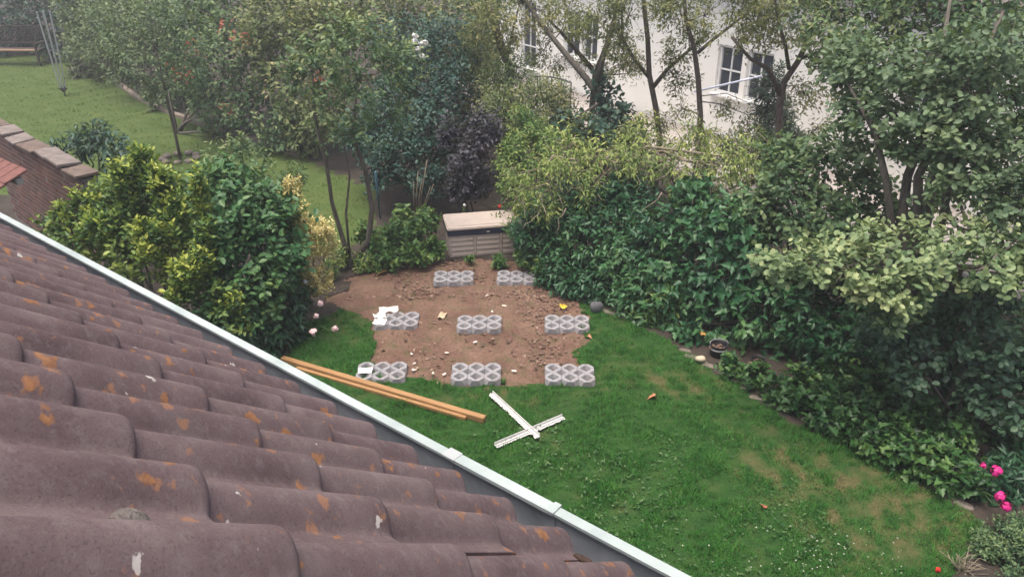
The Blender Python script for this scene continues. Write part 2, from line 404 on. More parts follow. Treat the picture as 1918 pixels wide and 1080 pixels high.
litter_m = leafmat('dead leaf', [(.10, .058, .046), (.15, .086, .064), (.21, .130, .096), (.31, .22, .16)], .75, .1)
scatter_leaves('leaf_litter', 2000, [(620, 560), (720, 505), (830, 488), (1000, 498), (1085, 560), (1060, 580), (940, 560), (820, 560), (740, 560)], .042, dict(w=.75, shape='ivy', fold=.25, curl=.15), litter_m, 62, .004)
scatter_leaves('leaf_litter', 650, [(960, 530), (1060, 540), (1105, 590), (1085, 680), (1000, 690), (970, 620)], .044, dict(w=.75, shape='ivy', fold=.25, curl=.15), litter_m, 63, .003)
scatter_leaves('leaf_litter', 330, [(690, 600), (1100, 600), (1090, 715), (700, 715)], .05, dict(w=.75, shape='oval', fold=.5, curl=.3), litter_m, 64, .010)

# ------------------------------------------------------------------ the house we look down from: tiled roof and gutter
BETA = R(41.6)
ex = Vector((.789, -.614, 0)).normalized(); od = Vector((.614, .789, 0)).normalized()
dv = od*math.cos(BETA)+Vector((0, 0, -math.sin(BETA))); nv = ex.cross(dv).normalized()
EV = Vector((.0162, 1.319, 3.990))
E0 = EV-nv*.056-ex*.026
t = NT('concrete roof tile'); co = t.co('World'); oi = t.new('ShaderNodeObjectInfo').outputs['Random']
n = t.noise(co, 5, 8, .65, .3); n2 = t.noise(co, 55, 6, .7); n3 = t.noise(co, 290, 5, .8)
c = t.ramp(n, [(.3, (.086, .058, .060)), (.5, (.128, .090, .092)), (.72, (.185, .140, .138))])
c = t.mix(t.math('MULTIPLY', t.math('SUBTRACT', oi, .3), .35), c, (.14, .105, .10))
c = t.mix(t.ramp(n2, [(.5, 0.0), (.72, .5)]), c, (.21, .175, .17)); c = t.mix(t.ramp(n3, [(.34, .6), (.46, 0.0)]), c, (.048, .035, .036)); c = t.mix(t.ramp(n3, [(.56, 0.0), (.70, .32)]), c, (.25, .21, .205))
def spots(scale, thr, soft, seed, warp):
    mp = t.new('ShaderNodeMapping'); mp.inputs['Location'].default_value = (seed, seed*.7, seed*1.3); t.l.new(co, mp.inputs[0])
    wn_ = t.new('ShaderNodeTexNoise'); wn_.inputs['Scale'].default_value = scale*2.2; wn_.inputs['Detail'].default_value = 5; t.l.new(mp.outputs[0], wn_.inputs['Vector'])
    va = t.new('ShaderNodeVectorMath', operation='MULTIPLY_ADD'); t.l.new(wn_.outputs['Color'], va.inputs[0]); va.inputs[1].default_value = (warp,)*3; t.l.new(mp.outputs[0], va.inputs[2])
    v = t.new('ShaderNodeTexVoronoi'); v.inputs['Scale'].default_value = scale; t.l.new(va.outputs[0], v.inputs['Vector'])
    sx = t.new('ShaderNodeSeparateColor'); t.l.new(v.outputs['Color'], sx.inputs[0])
    size = t.math('MULTIPLY', t.math('POWER', sx.outputs[0], 3.0), thr)
    return t.math('MINIMUM', t.math('MAXIMUM', t.math('DIVIDE', t.math('SUBTRACT', size, v.outputs['Distance']), soft), 0.0), 1.0)
o1 = spots(22, .44, .10, 3.1, .04); o2 = spots(38, .48, .18, 9.7, .03); w1 = spots(17, .19, .03, 5.5, .05); b1 = spots(11, .55, .5, 14.0, .05)
c = t.mix(t.math('MULTIPLY', b1, .3), c, (.20, .17, .16))
c = t.mix(t.math('MULTIPLY', o1, .68), c, t.ramp(n2, [(.35, (.22, .095, .035)), (.65, (.40, .18, .06))])); c = t.mix(t.math('MULTIPLY', o2, .55), c, (.34, .16, .075)); c = t.mix(t.math('MULTIPLY', w1, .8), c, (.52, .49, .45))
t.base(c); t.rough(.92); t.b.inputs['Specular IOR Level'].default_value = .2; t.bump(t.math('ADD', n3, t.math('ADD', t.math('MULTIPLY', n2, .35), t.math('MULTIPLY', o1, .4))), .55, .0022)
tile_m = t.m
def roll(w):
    w = (w % .15)-.075
    return .034*math.cos(math.pi*w/.088)**.9 if abs(w) < .044 else 0.0
GAUGE, LIFT, TH = .328, .016, .015
def tile_mesh():
    V, F = [], []; nw = 56; ws = [-.075+.30*i/nw for i in range(nw+1)]
    rows = [(-.09, 0, 0), (.0, 0, 0), (.1, 0, 0), (.2, 0, 0), (.29, 0, 0), (.313, 0, 0), (.319, -.001, 0), (.324, -.0035, 0), (.3275, -.007, 0), (.3285, -.011, 0), (.3265, -.021, 0), (.26, -.021, 0)]
    for y, dz, _ in rows:
        for w in ws:
            h = roll(w+.075+.0); V.append((w+(.0015 if w < 0 else -.0015 if w > .2 else 0)*0, y, h+LIFT*(y/GAUGE)+TH*.55+dz))
    for j in range(len(rows)-1):
        for i in range(nw):
            a = j*(nw+1)+i; F.append((a, a+nw+1, a+nw+2, a+1)[::-1])
    for i in (0, nw):   # close the two long sides
        ring = [j*(nw+1)+i for j in range(len(rows))]; F.append(tuple(ring) if i == 0 else tuple(ring[::-1]))
    me = bpy.data.meshes.new('roof_tile'); me.from_pydata(V, [], F); me.materials.append(tile_m)
    me.polygons.foreach_set('use_smooth', [len(p.vertices) == 4 for p in me.polygons]); me.update(); return me
gutter_m = weathered('gutter pale grey', (.27, .32, .31), (.41, .46, .445), 7, .5, .08, 30)
gutter_in_m = weathered('gutter inside painted shade', (.13, .145, .165), (.23, .245, .265), 9, .6, .2, 60)  # darker grey paints the shade onto the gutter's inner faces
render_m = weathered('house render', (.50, .47, .42), (.60, .57, .52), 3, .9, .3, 80)
house = thing('house', 'brown tiled roof with orange lichen and pale gutter in the foreground', 'house', (E0.x, E0.y, 0))
hb = Vector((E0.x, E0.y, 0))
tm = tile_mesh(); Mt = Matrix((ex, dv, nv)).transposed()
for j in range(8):
    for i in range(-15, 4):
        o = link('roof_tile', tm, house)
        jit = Matrix.Rotation(random.gauss(0, .004), 3, 'Z') @ Matrix.Rotation(random.gauss(0, .004), 3, 'Y')
        loc = E0+ex*(i*.30-.0)-dv*(GAUGE*(j+1)-random.gauss(0, .004))+nv*random.gauss(0, .0012)-hb
        o.matrix_local = Matrix.Translation(loc) @ (Mt @ jit).to_4x4()
def prism(mb, sec, w0, w1, org):
    """section points (outward, up) swept along the eave"""
    n = len(sec); vs = []
    for w in (w0, w1):
        for a, z in sec: p = org+ex*w+od*a+Vector((0, 0, z)); vs.append(p-hb)
    fs = [(i, (i+1) % n, n+(i+1) % n, n+i) for i in range(n)]+[tuple(range(n-1, -1, -1)), tuple(range(n, 2*n))]
    return mb.add(vs, fs)
GO = EV+Vector((0, 0, -.038))
def gutter_section(w0, w1, g=0.0):
    mb = MB(); s = [(-.085, -.03), (-.085, -.125-g), (.088+g, -.125-g), (.094+g, -.030), (.094+g, -.014+g), (.068-g, -.014+g), (.068-g, -.022), (.082, -.024), (.077, -.117), (-.077, -.117), (-.077, -.03)]
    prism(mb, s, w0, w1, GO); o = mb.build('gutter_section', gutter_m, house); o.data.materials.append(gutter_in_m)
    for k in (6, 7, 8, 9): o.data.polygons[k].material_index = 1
    return o
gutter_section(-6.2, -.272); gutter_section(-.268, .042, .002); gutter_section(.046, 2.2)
mb = MB(); prism(mb, [(.064, -.0165), (.064, -.0105), (.0985, -.0105), (.0985, -.05), (.0955, -.05), (.0955, -.0135)], -.295, -.255, GO); j_ = mb.build('gutter_clip', weathered('clip plastic', (.27, .29, .29), (.36, .38, .38)), house)
mb = MB(); prism(mb, [(.064, -.0165), (.064, -.0095), (.0995, -.0095), (.0995, -.05), (.0965, -.05), (.0965, -.0125)], .030, .048, GO); mb.build('gutter_clip', gutter_m, house)
mb = MB(); prism(mb, [(-.10, -.06), (-.10, -.30), (-.13, -.30), (-.13, -.06)], -6.2, 2.2, GO); mb.build('fascia', gutter_m, house)
mb = MB(); prism(mb, [(-.45, -.25), (-.45, -3.93), (-.75, -3.93), (-.75, .0)], -6.2, 2.2, GO); mb.build('wall', render_m, house)
mb = MB(); prism(mb, [(-.02, -.085), (-.13, -.06), (-2.6, 1.98), (-2.6, 1.8), (-.13, -.25)], -4.55, 1.25, GO); mb.build('roof_deck', weathered('roof deck', (.03, .026, .024), (.05, .045, .04)), house)
# debris in the gutter and moss on the tiles
t = NT('moss'); n = t.noise(t.co('Object'), 60, 5, .7); t.base(t.ramp(n, [(.3, (.07, .06, .055)), (.7, (.19, .165, .15))])); t.rough(1); t.bump(n, 1, .01); moss_m = t.m
def moss(label, w, s, up, r, mat=moss_m, fl=.6, name='moss_cushion'):
    g = np.random.default_rng(int(abs(w)*1000)+3); p = E0+ex*w-dv*s+nv*up; nl = 22; na = 26; V = []; F = []
    for i in range(nl+1):
        for k in range(na):
            a = math.pi*i/nl; b = 6.28318*k/na; q = np.array([math.sin(a)*math.cos(b), math.sin(a)*math.sin(b), math.cos(a)]); rr = r*(1+.05*fnoise(q, 2.2, 5)+.05*g.random()); q = q*rr*[1, 1, fl]
            V.append(Vector((0, 0, 0))+ex*q[0]+dv*q[1]+nv*q[2])
    for i in range(nl):
        for k in range(na): a = i*na+k; b = i*na+(k+1) % na; F.append((a, b, b+na, a+na))
    mb = MB(); mb.add(V, F); o = mb.build(name, mat, None); o.location = p; return tag(o, label, 'moss', 'moss and debris on the tiles')
moss('grey fuzzy moss cushion in a tile trough at the lower left of the roof', .228, 1.10, .020, .019)
deb = weathered('wet leaf debris', (.03, .018, .014), (.08, .045, .033), 40, .9, .8, 120)
moss('dark brown clump of debris at the tile edge near the upper gutter joint', -.070, .02, .026, .016, deb, .4, 'debris_clump')
moss('dark brown debris clump in the tile trough nearest to the camera', .226, .03, .024, .022, deb, .3, 'debris_clump')

# ------------------------------------------------------------------ grass-grid pavers, boxes, planks
t = NT('grey concrete'); co = t.co('Object'); n = t.noise(co, 9, 7, .65); n2 = t.noise(co, 90, 4, .7)
c = t.ramp(n, [(.3, (.21, .205, .215)), (.7, (.32, .312, .32))]); c = t.mix(t.ramp(t.noise(co, 5, 6, .7), [(.52, 0.0), (.7, .55)]), c, (.17, .125, .10)); c = t.mix(t.ramp(n2, [(.3, .5), (.5, 0.0)]), c, (.19, .18, .185)); t.base(c); t.rough(.9); t.bump(n2, .5, .006); conc_m = t.m
def paver_mesh():
    mb = MB(); s, c_, H, gp = .2, .060, .085, .0010
    for i in range(3):
        for j in range(2):
            ox, oy = -.2+.2*i, -.1+.2*j; h = s/2-gp
            def ring(sc, z, c):
                return [(ox+x*sc, oy+y*sc, z) for x, y in [(-h+c, -h), (h-c, -h), (h, -h+c), (h, h-c), (h-c, h), (-h+c, h), (-h, h-c), (-h, -h+c)]]
            def hole(r, z):
                o_ = []
                for k in range(8):
                    a = -math.pi/2+(k//2)*math.pi/2+(-.10 if k % 2 == 0 else .10); d_ = r/(abs(math.cos(a))+abs(math.sin(a))); o_.append((ox+math.cos(a)*d_, oy+math.sin(a)*d_, z))
                return o_
            rs = [ring(1, 0, .03), ring(1, .02, .032), ring(1, H-.006, c_), ring(.96, H, c_), hole(.076, H), hole(.071, H-.006), hole(.046, .022), hole(.044, .0)]
            vs = [p for r_ in rs for p in r_]; fs = []
            for a in range(len(rs)-1):
                for k in range(8): p, q = a*8+k, a*8+(k+1) % 8; fs.append((p, q, q+8, p+8))
            mb.add(vs, fs)
    return mb.mesh('grid_paver', conc_m)
pm = paver_mesh()
PAV = [(715, 697, .03, 'front row grid paver at the left with a white paper lying on it'),
       (892, 699, .0, 'middle grid paver of the front row near the lawn edge'),
       (1067, 701, -.03, 'front row grid paver at the right beside the grass'),
       (743, 600, .02, 'grid paver of the middle row half covered by white papers'),
       (898, 606, .0, 'grid paver in the centre of the bare soil patch'),
       (1062, 606, -.05, 'grid paver at the right end of the middle row by dead leaves'),
       (850, 520, .02, 'back row grid paver in front of the beige storage box, at left'),
       (968, 520, -.04, 'back row grid paver half under leaves, right of the beige box')]
PAVP = []
for x, y, rz, lb in PAV:
    p = G(x, y, .03); o = link('grid_paver', pm, None, None, (p[0], p[1], -.026)); o.rotation_euler = (random.gauss(0, .012), random.gauss(0, .012), rz)
    tag(o, 'grey concrete '+lb, 'paver', 'concrete grass-grid pavers on the soil'); PAVP.append(p)
paper_m = weathered('white paper', (.62, .60, .57), (.78, .76, .73), 12, .8, .3, 40)
card_m = weathered('tan card', (.40, .30, .19), (.52, .41, .28), 12, .8, .3, 40)
def paper(label, px, py, z, w, d, rz, mat, crumple=.012, name='paper_sheet', cat='paper', seed=1, tilt=0):
    g = np.random.default_rng(seed); n = 8; V = []; F = []
    for j in range(n+1):
        for i in range(n+1):
            x, y = (i/n-.5)*w, (j/n-.5)*d; V.append((x, y, crumple*fnoise(np.array([x/w, y/d]), 1.1, seed)+tilt*y))
    for j in range(n):
        for i in range(n): a = j*(n+1)+i; F.append((a, a+1, a+n+2, a+n+1))
    top = len(V); V += [(x, y, z_-.003) for x, y, z_ in V]; F += [tuple(top+i for i in f[::-1]) for f in F]
    rim = [j for j in range(n+1)]+[(j+1)*(n+1)-1 for j in range(1, n+1)]+[n*(n+1)+n-1-j for j in range(n)]+[(n-j)*(n+1) for j in range(1, n)]
    F += [(rim[k], top+rim[k], top+rim[(k+1) % len(rim)], rim[(k+1) % len(rim)]) for k in range(len(rim))]
    mb = MB(); mb.add(V, F); p = G(px, py, z); o = mb.build(name, mat); o.location = p; o.rotation_euler = (0, 0, rz); return tag(o, label, cat)
paper('white paper lying flat on the front left grid paver', 684, 693, .074, .17, .115, .03, paper_m, .006, seed=3)
paper('crumpled white paper strip at the top of the pile on the left paver', 728, 579, .10, .26, .10, .18, paper_m, .022, seed=4, tilt=.3)
paper('white paper in the middle of the pile on the left paver', 711, 590, .09, .15, .14, .5, paper_m, .022, seed=5)
paper('white paper sliding off the left edge of the middle row paver', 711, 602, .085, .17, .12, -.15, paper_m, .014, seed=6, tilt=.1)
paper('small tan card scrap on the bare soil between two pavers', 828, 590, .02, .10, .17, -.2, card_m, .012, 'card_scrap', 'card', 7)

def chest():
    fl = G(842, 483); rz = R(11.0); root = thing('storage_box', 'beige plastic garden storage box with a navy band under its lid', 'storage box', fl, rz)
    be = weathered('beige plastic', (.37, .31, .265), (.45, .38, .325), 4, .55, .1, 200); navy = weathered('navy band', (.010, .014, .035), (.02, .026, .055), 6, .5, .1, 60)
    lidm = weathered('lid plastic', (.36, .305, .26), (.44, .375, .325), 5, .6, .15, 150)
    Wd, Dp, Hb = 1.26, .62, .375
    MB().box((Wd/2, Dp/2+.012, Hb/2), (Wd-.03, Dp-.03, Hb)).build('body', be, root)
    MB().box((Wd/2, Dp/2, .015), (Wd, Dp, .03)).build('plinth', be, root, bevel=.006)
    for x in (.02, Wd-.02):
        for y in (.02, Dp-.02): MB().box((x, y, Hb/2+.015), (.05, .05, Hb-.03)).build('corner_post', be, root, bevel=.008)
    for x in (Wd/3, 2*Wd/3): MB().box((x, .008, Hb/2+.015), (.035, .03, Hb-.032)).build('rib', be, root, bevel=.004)
    me = {}
    def slat(L, name='slat'):
        mb = MB(); h = .082; mb.add([(-L/2, 0, 0), (L/2, 0, 0), (L/2, .014, h), (-L/2, .014, h), (-L/2, .03, 0), (L/2, .03, 0), (L/2, .03, h), (-L/2, .03, h)], [(0, 1, 2, 3), (5, 4, 7, 6), (4, 5, 1, 0), (3, 2, 6, 7), (0, 3, 7, 4), (1, 5, 6, 2)]); return mb.mesh(name, be)
    sf = slat(Wd/3-.05); ss = slat(Dp-.10)
    for i in range(3):
        for k in range(4): link('slat', sf, root, None, (Wd*(i+.5)/3, -.004, .032+.085*k))
    for k in range(4):
        o = link('slat', ss, root, None, (-.004+.0, Dp/2, .032+.085*k)); o.rotation_euler = (0, 0, -math.pi/2)
        o = link('slat', ss, root, None, (Wd+.004, Dp/2, .032+.085*k)); o.rotation_euler = (0, 0, math.pi/2)
    MB().box((Wd/2, Dp/2, Hb+.045), (Wd+.03, Dp+.03, .09)).build('navy_band', navy, root, bevel=.006)
    MB().box((Wd/2, -.016, Hb+.04), (.05, .02, .025)).build('latch', be, root, bevel=.003)
    MB().box((Wd/2, Dp/2, Hb+.111), (Wd+.045, Dp+.045, .04)).build('lid', lidm, root, bevel=.014)
    MB().box((Wd/2, Dp/2, Hb+.133), (Wd-.16, Dp-.14, .008)).build('lid_panel', lidm, root, bevel=.003)
chest()
wood_m = NT('planed timber'); t = wood_m; co = t.co('Object', (14, 1.2, 14)); n = t.noise(co, 3, 6, .6, .6); t.base(t.ramp(n, [(.3, (.25, .130, .050)), (.7, (.37, .215, .092))])); t.rough(.7); t.bump(n, .25, .004); wood_m = t.m
def beam(label, a, b, w, h, z, name='timber_beam'):
    p, q = G(*a), G(*b); d = q-p; L = float(np.hypot(d[0], d[1])); o = MB().box((0, 0, 0), (w, L, h)).build(name, wood_m, None, bevel=.003); o.location = (float((p+q)[0]/2), float((p+q)[1]/2), z); o.rotation_euler = (0, 0, math.atan2(-d[0], d[1])); return tag(o, label, 'timber', 'timber beams lying on the lawn')
beam('longer reddish timber beam on the lawn beside the white gutter', (530, 678), (908, 791), .075, .065, .045)
beam('shorter timber beam tucked on the gutter side of the longer beam', (556, 693), (873, 787), .045, .04, .03)
white_m = weathered('white painted metal', (.54, .53, .51), (.68, .67, .64), 10, .6, .3, 50)
def strip(label, a, b, z):
    p, q = G(*a), G(*b); d = q-p; L = float(np.hypot(d[0], d[1])); root = thing('white_profile', label, 'profile strip', ((p+q)[0]/2, (p+q)[1]/2, z), math.atan2(-d[0], d[1]), 'white profile strips on the lawn')
    MB().box((.0, 0, .0), (.044, L, .006)).build('flange', white_m, root, bevel=.001); MB().box((.021, 0, .019), (.006, L, .032)).build('web', white_m, root)
    MB().box((-.012, 0, .010), (.006, L, .014)).build('lip', white_m, root)
    mb = MB(); n = int(L/.014)
    for k in range(n):
        if random.random() < .8:
            mb.box((-.022-.006+random.uniform(-.004, .004), -L/2+(k+.5)*L/n, .0), (.016*random.uniform(.5, 1.3), .014*random.uniform(.7, 1.3), .005))
    mb.build('ragged_edge', white_m, root, kind='stuff')
strip('white profile strip running down to the right, on top of the cross', (1008, 826), (920, 744), .052)
strip('white profile strip running up to the right, beneath the cross', (1055, 786), (928, 840), .034)

# ------------------------------------------------------------------ garden furniture at the back left
def airer():
    b = G(122, 180); root = thing('rotary_airer', 'folded silver rotary clothes airer standing on the far lawn', 'clothes airer', b)
    al = weathered('aluminium', (.38, .38, .40), (.52, .52, .54), 10, .45, .05, 60, .5); bk = weathered('black plastic', (.012, .012, .014), (.03, .03, .032))
    MB().tube([(0, 0, -.1), (0, 0, 2.25)], .022, 10).build('pole', al, root, True)
    MB().lathe([(.0, .13), (.05, .13), (.06, .2), (.05, .27), (.0, .27)], 12).build('collar', bk, root, True)
    for k in range(4):
        a = k*1.571+.5; c, s_ = math.cos(a), math.sin(a)
        h = MB().bar((c*.07, s_*.07, .24), (c*.16, s_*.16, 2.32), .042).build('arm', al, root)
        MB().bar((c*.04, s_*.04, 1.3), (c*.11, s_*.11, 1.25), .018).build('strut', al, h)
        MB().bar((c*.05, s_*.05, .19), (c*.10, s_*.10, .21), .045).build('arm_bracket', bk, root)
airer()
def bench():
    root = thing('swing_bench', 'dark wooden garden bench with lattice back by the far hedge', 'bench', (-17.0, 26.8, 0), R(-3))
    dk = weathered('dark stained wood', (.030, .022, .022), (.065, .048, .044), 8, .8); lt = weathered('seat slat wood', (.22, .14, .085), (.34, .23, .14), 8, .8)
    for k in range(5): MB().box((0, -.05+.11*k, .52), (2.2, .09, .035)).build('seat_slat', lt if k < 2 else dk, root)
    MB().box((0, .52, .68), (2.25, .05, .07)).build('back_rail', dk, root); MB().box((0, .56, 1.2), (2.25, .05, .08)).build('back_rail', dk, root)
    for k in range(19):
        x = -1.05+2.1*k/18
        MB().bar((x-.22, .535, .71), (min(x+.22, 1.1), .555, 1.17), .02).build('lattice_slat', dk, root); MB().bar((x+.2, .55, .71), (max(x-.2, -1.1), .57, 1.17), .02).build('lattice_slat', dk, root)
    for s_ in (-1.1, 1.1):
        MB().box((s_, .56, .6), (.06, .06, 1.24)).build('back_post', dk, root); MB().box((s_, -.08, .35), (.06, .06, .72)).build('leg', dk, root); MB().box((s_, .22, .74), (.07, .66, .04)).build('armrest', dk, root)
bench()
# brick wall with weathered coping
def brick_wall():
    o = A(165, 322, 9.55); top = o[2]; root = thing('brick_wall', 'old red brick garden wall with broken pale coping slabs', 'wall', (o[0], o[1], 0), math.atan2(.683, -.73))
    # local x runs away along the wall, local y points away from the garden... the camera side is +y or -y
    mort = weathered('mortar', (.16, .14, .125), (.24, .21, .19), 12, .95, .5, 60); t = NT('red brick'); oi = t.new('ShaderNodeObjectInfo').outputs['Random']; n = t.noise(t.co('World'), 14, 6, .7)
    c = t.ramp(oi, [(0, (.105, .050, .040)), (.5, (.155, .070, .054)), (.8, (.20, .095, .07)), (1, (.09, .062, .058))]); c = t.mix(t.ramp(n, [(.45, 0.0), (.7, .5)]), c, (.07, .052, .05)); t.base(c); t.rough(.9); t.bump(n, .4, .006); bm_ = t.m
    Lw = 3.8; MB().box((Lw/2, 0, top/2-.04), (Lw, .20, top-.08)).build('wall_core', mort, root)
    b1 = MB().box((0, 0, 0), (.24, .05, .063)).mesh('brick', bm_, bevel=.004)
    rows = 20; side = 1 if (Matrix.Rotation(root.rotation_euler.z, 3, 'Z') @ Vector((0, 1, 0))).dot(Vector((0, -1, 0))) > 0 else -1
    for r in range(rows):
        for k in range(15):
            x = .12+.255*k+(.1275 if r % 2 else 0)
            if x > Lw: continue
            b = link('brick', b1, root, None, (x, side*(.078+random.uniform(-.002, .002)), top-.125-.0755*r)); b.rotation_euler = (0, 0, random.gauss(0, .01))
    cop = weathered('coping stone', (.12, .10, .088), (.22, .185, .165), 8, .9, .5, 40); cw = weathered('coping timber', (.09, .065, .052), (.16, .12, .095), 9, .9, .5, 40)
    x = -.05
    for k in range(7):
        L = random.uniform(.42, .62); m = cop if k in (1, 2, 4, 5, 7) else cw
        b = MB().box((0, 0, 0), (L-.03, .30, .038)).build('coping_slab', m, root, bevel=.006); b.location = (x+L/2, side*.03+random.gauss(0, .015), top-.045+random.uniform(0, .025)); b.rotation_euler = (random.gauss(0, .05), random.gauss(0, .03), random.gauss(0, .04)); x += L
brick_wall()
def shelter():
    p = A(-66, 350, 9.3); root = thing('shelter', 'small red tiled lean-to roof on a grey timber post at the left edge', 'shelter', (p[0], p[1], 0), R(-38)); z = A(8, 376, 9.3)[2]
    rt = weathered('red clay tile', (.12, .048, .040), (.20, .085, .068), 12, .8); gw = weathered('grey timber', (.20, .185, .17), (.32, .30, .28), 10, .9, .4, 60)
    for s_ in (-.62, .52): MB().bar((s_+.08, -.30, 0), (s_, -.16, z), .10).build('post', gw, root); MB().bar((s_*.4, -.12, z-.35), (s_, -.12, z-.75), .06).build('brace', gw, root)
    MB().box((-.1, -.12, z+.02), (1.3, .09, .08)).build('beam', gw, root); MB().box((-.1, .45, z+.25), (1.3, .08, .08)).build('beam', gw, root)
    Mr = Matrix.Rotation(R(22), 3, 'X')
    for i in range(6):
        for j in range(3):
            b = MB().box((0, 0, 0), (.215, .32, .022)).build('roof_tile', rt, root, bevel=.005); b.rotation_euler = (R(22)-.05, 0, 0); b.location = (-.65+.22*i, -.12+.27*j, z+.10+.11*j)
shelter()

# ------------------------------------------------------------------ the white house at the back
def white_house():
    P0 = Vector((4.54, 18.6, 0)); d = Vector((-.56, .83, 0)).normalized(); root = thing('white_house', 'white rendered house with white sash windows behind the trees', 'house', P0, math.atan2(d.y, d.x))
    # local x = along the wall to the left and away, local +y = towards the garden (left-near side)
    t = NT('white render'); co = t.co('Object'); n = t.noise(co, 1.3, 6, .6); t.base(t.ramp(n, [(.3, (.84, .825, .775)), (.7, (.89, .875, .825))])); t.rough(.9); t.bump(t.noise(co, 60, 4), .2, .006); wm = t.m
    fm = weathered('window frame white', (.74, .74, .73), (.82, .82, .81), 5, .5, .05); t = NT('window glass'); t.base((.045, .054, .068)); t.rough(.06); t.b.inputs['Specular IOR Level'].default_value = .7; gm = t.m
    s0, s1, H = -13.0, 8.8, 3.6
    wins = [(6.82, 7.62, .35, 2.35), (4.72, 5.46, 1.05, 2.3), (3.95, 4.62, 1.05, 2.3), (-1.08, -.36, 1.05, 2.14), (-1.92, -1.22, 1.05, 2.14), (-5.6, -4.9, 1.05, 2.25)]
    xs_ = sorted({s0, s1} | {w[0] for w in wins} | {w[1] for w in wins}); zs = sorted({0.0, H} | {w[2] for w in wins} | {w[3] for w in wins}); mb = MB()
    for i in range(len(xs_)-1):
        for k in range(len(zs)-1):
            x0, x1, z0, z1 = xs_[i], xs_[i+1], zs[k], zs[k+1]
            if any(w[0] <= (x0+x1)/2 <= w[1] and w[2] <= (z0+z1)/2 <= w[3] for w in wins): continue
            mb.add([(x0, 0, z0), (x1, 0, z0), (x1, 0, z1), (x0, 0, z1)], [(0, 3, 2, 1)])
    D_ = -.16
    for x0, x1, z0, z1 in wins:
        mb.add([(x0, 0, z0), (x1, 0, z0), (x1, 0, z1), (x0, 0, z1), (x0, D_, z0), (x1, D_, z0), (x1, D_, z1), (x0, D_, z1)], [(0, 1, 5, 4), (1, 2, 6, 5), (2, 3, 7, 6), (3, 0, 4, 7)])
    mb.add([(s1, 0, 0), (s1, -8, 0), (s1, -8, H), (s1, 0, H), (s0, 0, 0), (s0, -8, 0), (s0, -8, H), (s0, 0, H)], [(0, 3, 2, 1), (1, 2, 6, 5), (4, 5, 6, 7)])
    mb.build('wall', wm, root)
    rm = weathered('grey roof', (.10, .085, .08), (.16, .14, .13), 4, .9)
    mb = MB(); mb.add([(s0-.3, .35, H-.1), (s1+.3, .35, H-.1), (s1+.3, -4, H+2.6), (s0-.3, -4, H+2.6), (s0-.3, -8.35, H-.1), (s1+.3, -8.35, H-.1), (s0-.3, .35, H+.02), (s1+.3, .35, H+.02), (s1+.3, -4, H+2.75), (s0-.3, -4, H+2.75), (s0-.3, -8.35, H+.02), (s1+.3, -8.35, H+.02)], [(6, 7, 8, 9), (9, 8, 11, 10), (0, 3, 2, 1), (3, 4, 5, 2), (0, 1, 7, 6), (4, 10, 11, 5), (1, 2, 5, 11, 8, 7), (0, 6, 9, 10, 4, 3)])
    mb.build('roof', rm, root)
    for x0, x1, z0, z1 in wins:
        w = x1-x0; h = z1-z0; f = MB(); ft = .06; y = -.10
        f.box((w/2, 0, ft/2), (w, .07, ft)).box((w/2, 0, h-ft/2), (w, .07, ft)).box((ft/2, 0, h/2), (ft, .07, h-2*ft-.004)).box((w-ft/2, 0, h/2), (ft, .07, h-2*ft-.004))
        fo = f.build('window', fm, root, bevel=.004, loc=(x0, y, z0))
        MB().box((w/2, .004, h/2), (.032, .04, h-2*ft)).build('mullion', fm, fo)
        for k in ((1, 2) if h > 1.6 else (1,)): MB().box((w/2, .006, h*k/(2 if h < 1.6 else 3)), (w-2*ft, .045, .03)).build('glazing_bar', fm, fo)
        for sx in (0, 1):
            MB().box((ft+(w-2*ft)*(.25+.5*sx), -.012, h/2), ((w-2*ft)/2-.03, .012, h-2*ft)).build('pane', gm, fo)
        MB().box((w/2, .13, -.03), (w+.12, .16, .05)).build('sill', fm, fo, bevel=.005)
    return root
white_house()
pave_m = weathered('pinkish paving', (.34, .30, .28), (.46, .42, .39), 3, .9, .3, 40)
P0 = Vector((4.54, 18.6, 0)); d = Vector((-.56, .83, 0)).normalized(); nn = Vector((-.83, -.56, 0))
q = [P0+d*8.6+nn*.05, P0-d*13+nn*.05, P0-d*13+nn*2.6, P0+d*8.6+nn*2.6]
link('terrace', mesh_np('terrace', np.array([(p.x, p.y, .09) for p in q]+[(p.x, p.y, -.06) for p in q]), [np.array([[0, 3, 2, 1], [0, 1, 5, 4], [1, 2, 6, 5], [2, 3, 7, 6], [3, 0, 4, 7]])], pave_m), None, 'structure')
def railing():
    a, b = A(998, 150, 20.3), A(1070, 150, 19.6); root = thing('handrail', 'dark arched metal handrail by the white house', 'handrail', (a[0], a[1], 0)); im = weathered('dark blue iron', (.02, .024, .05), (.04, .045, .08))
    pts = [a+(b-a)*t for t in np.linspace(0, 1, 9)]; zt = [A(1034, 144, 20)[2]-.25*abs(t-.5)**2 for t in np.linspace(0, 1, 9)]
    MB().tube([(p[0]-a[0], p[1]-a[1], z) for p, z in zip(pts, zt)], .022, 6).build('rail', im, root)
    for k in (1, 3, 4, 6, 8): MB().tube([(pts[k][0]-a[0], pts[k][1]-a[1], 0), (pts[k][0]-a[0], pts[k][1]-a[1], zt[k])], .016, 6).build('post', im, root)
railing()
a, b = A(1300, 172, 16.6), A(1446, 138, 16.0)
o = MB().tube([(0, 0, 0), tuple(b-a)], .022, 8).build('pale_pole', weathered('pale blue plastic', (.42, .46, .58), (.55, .58, .68)), None, True, loc=a); tag(o, 'long pale blue pole slanting in front of the right house window', 'pole')
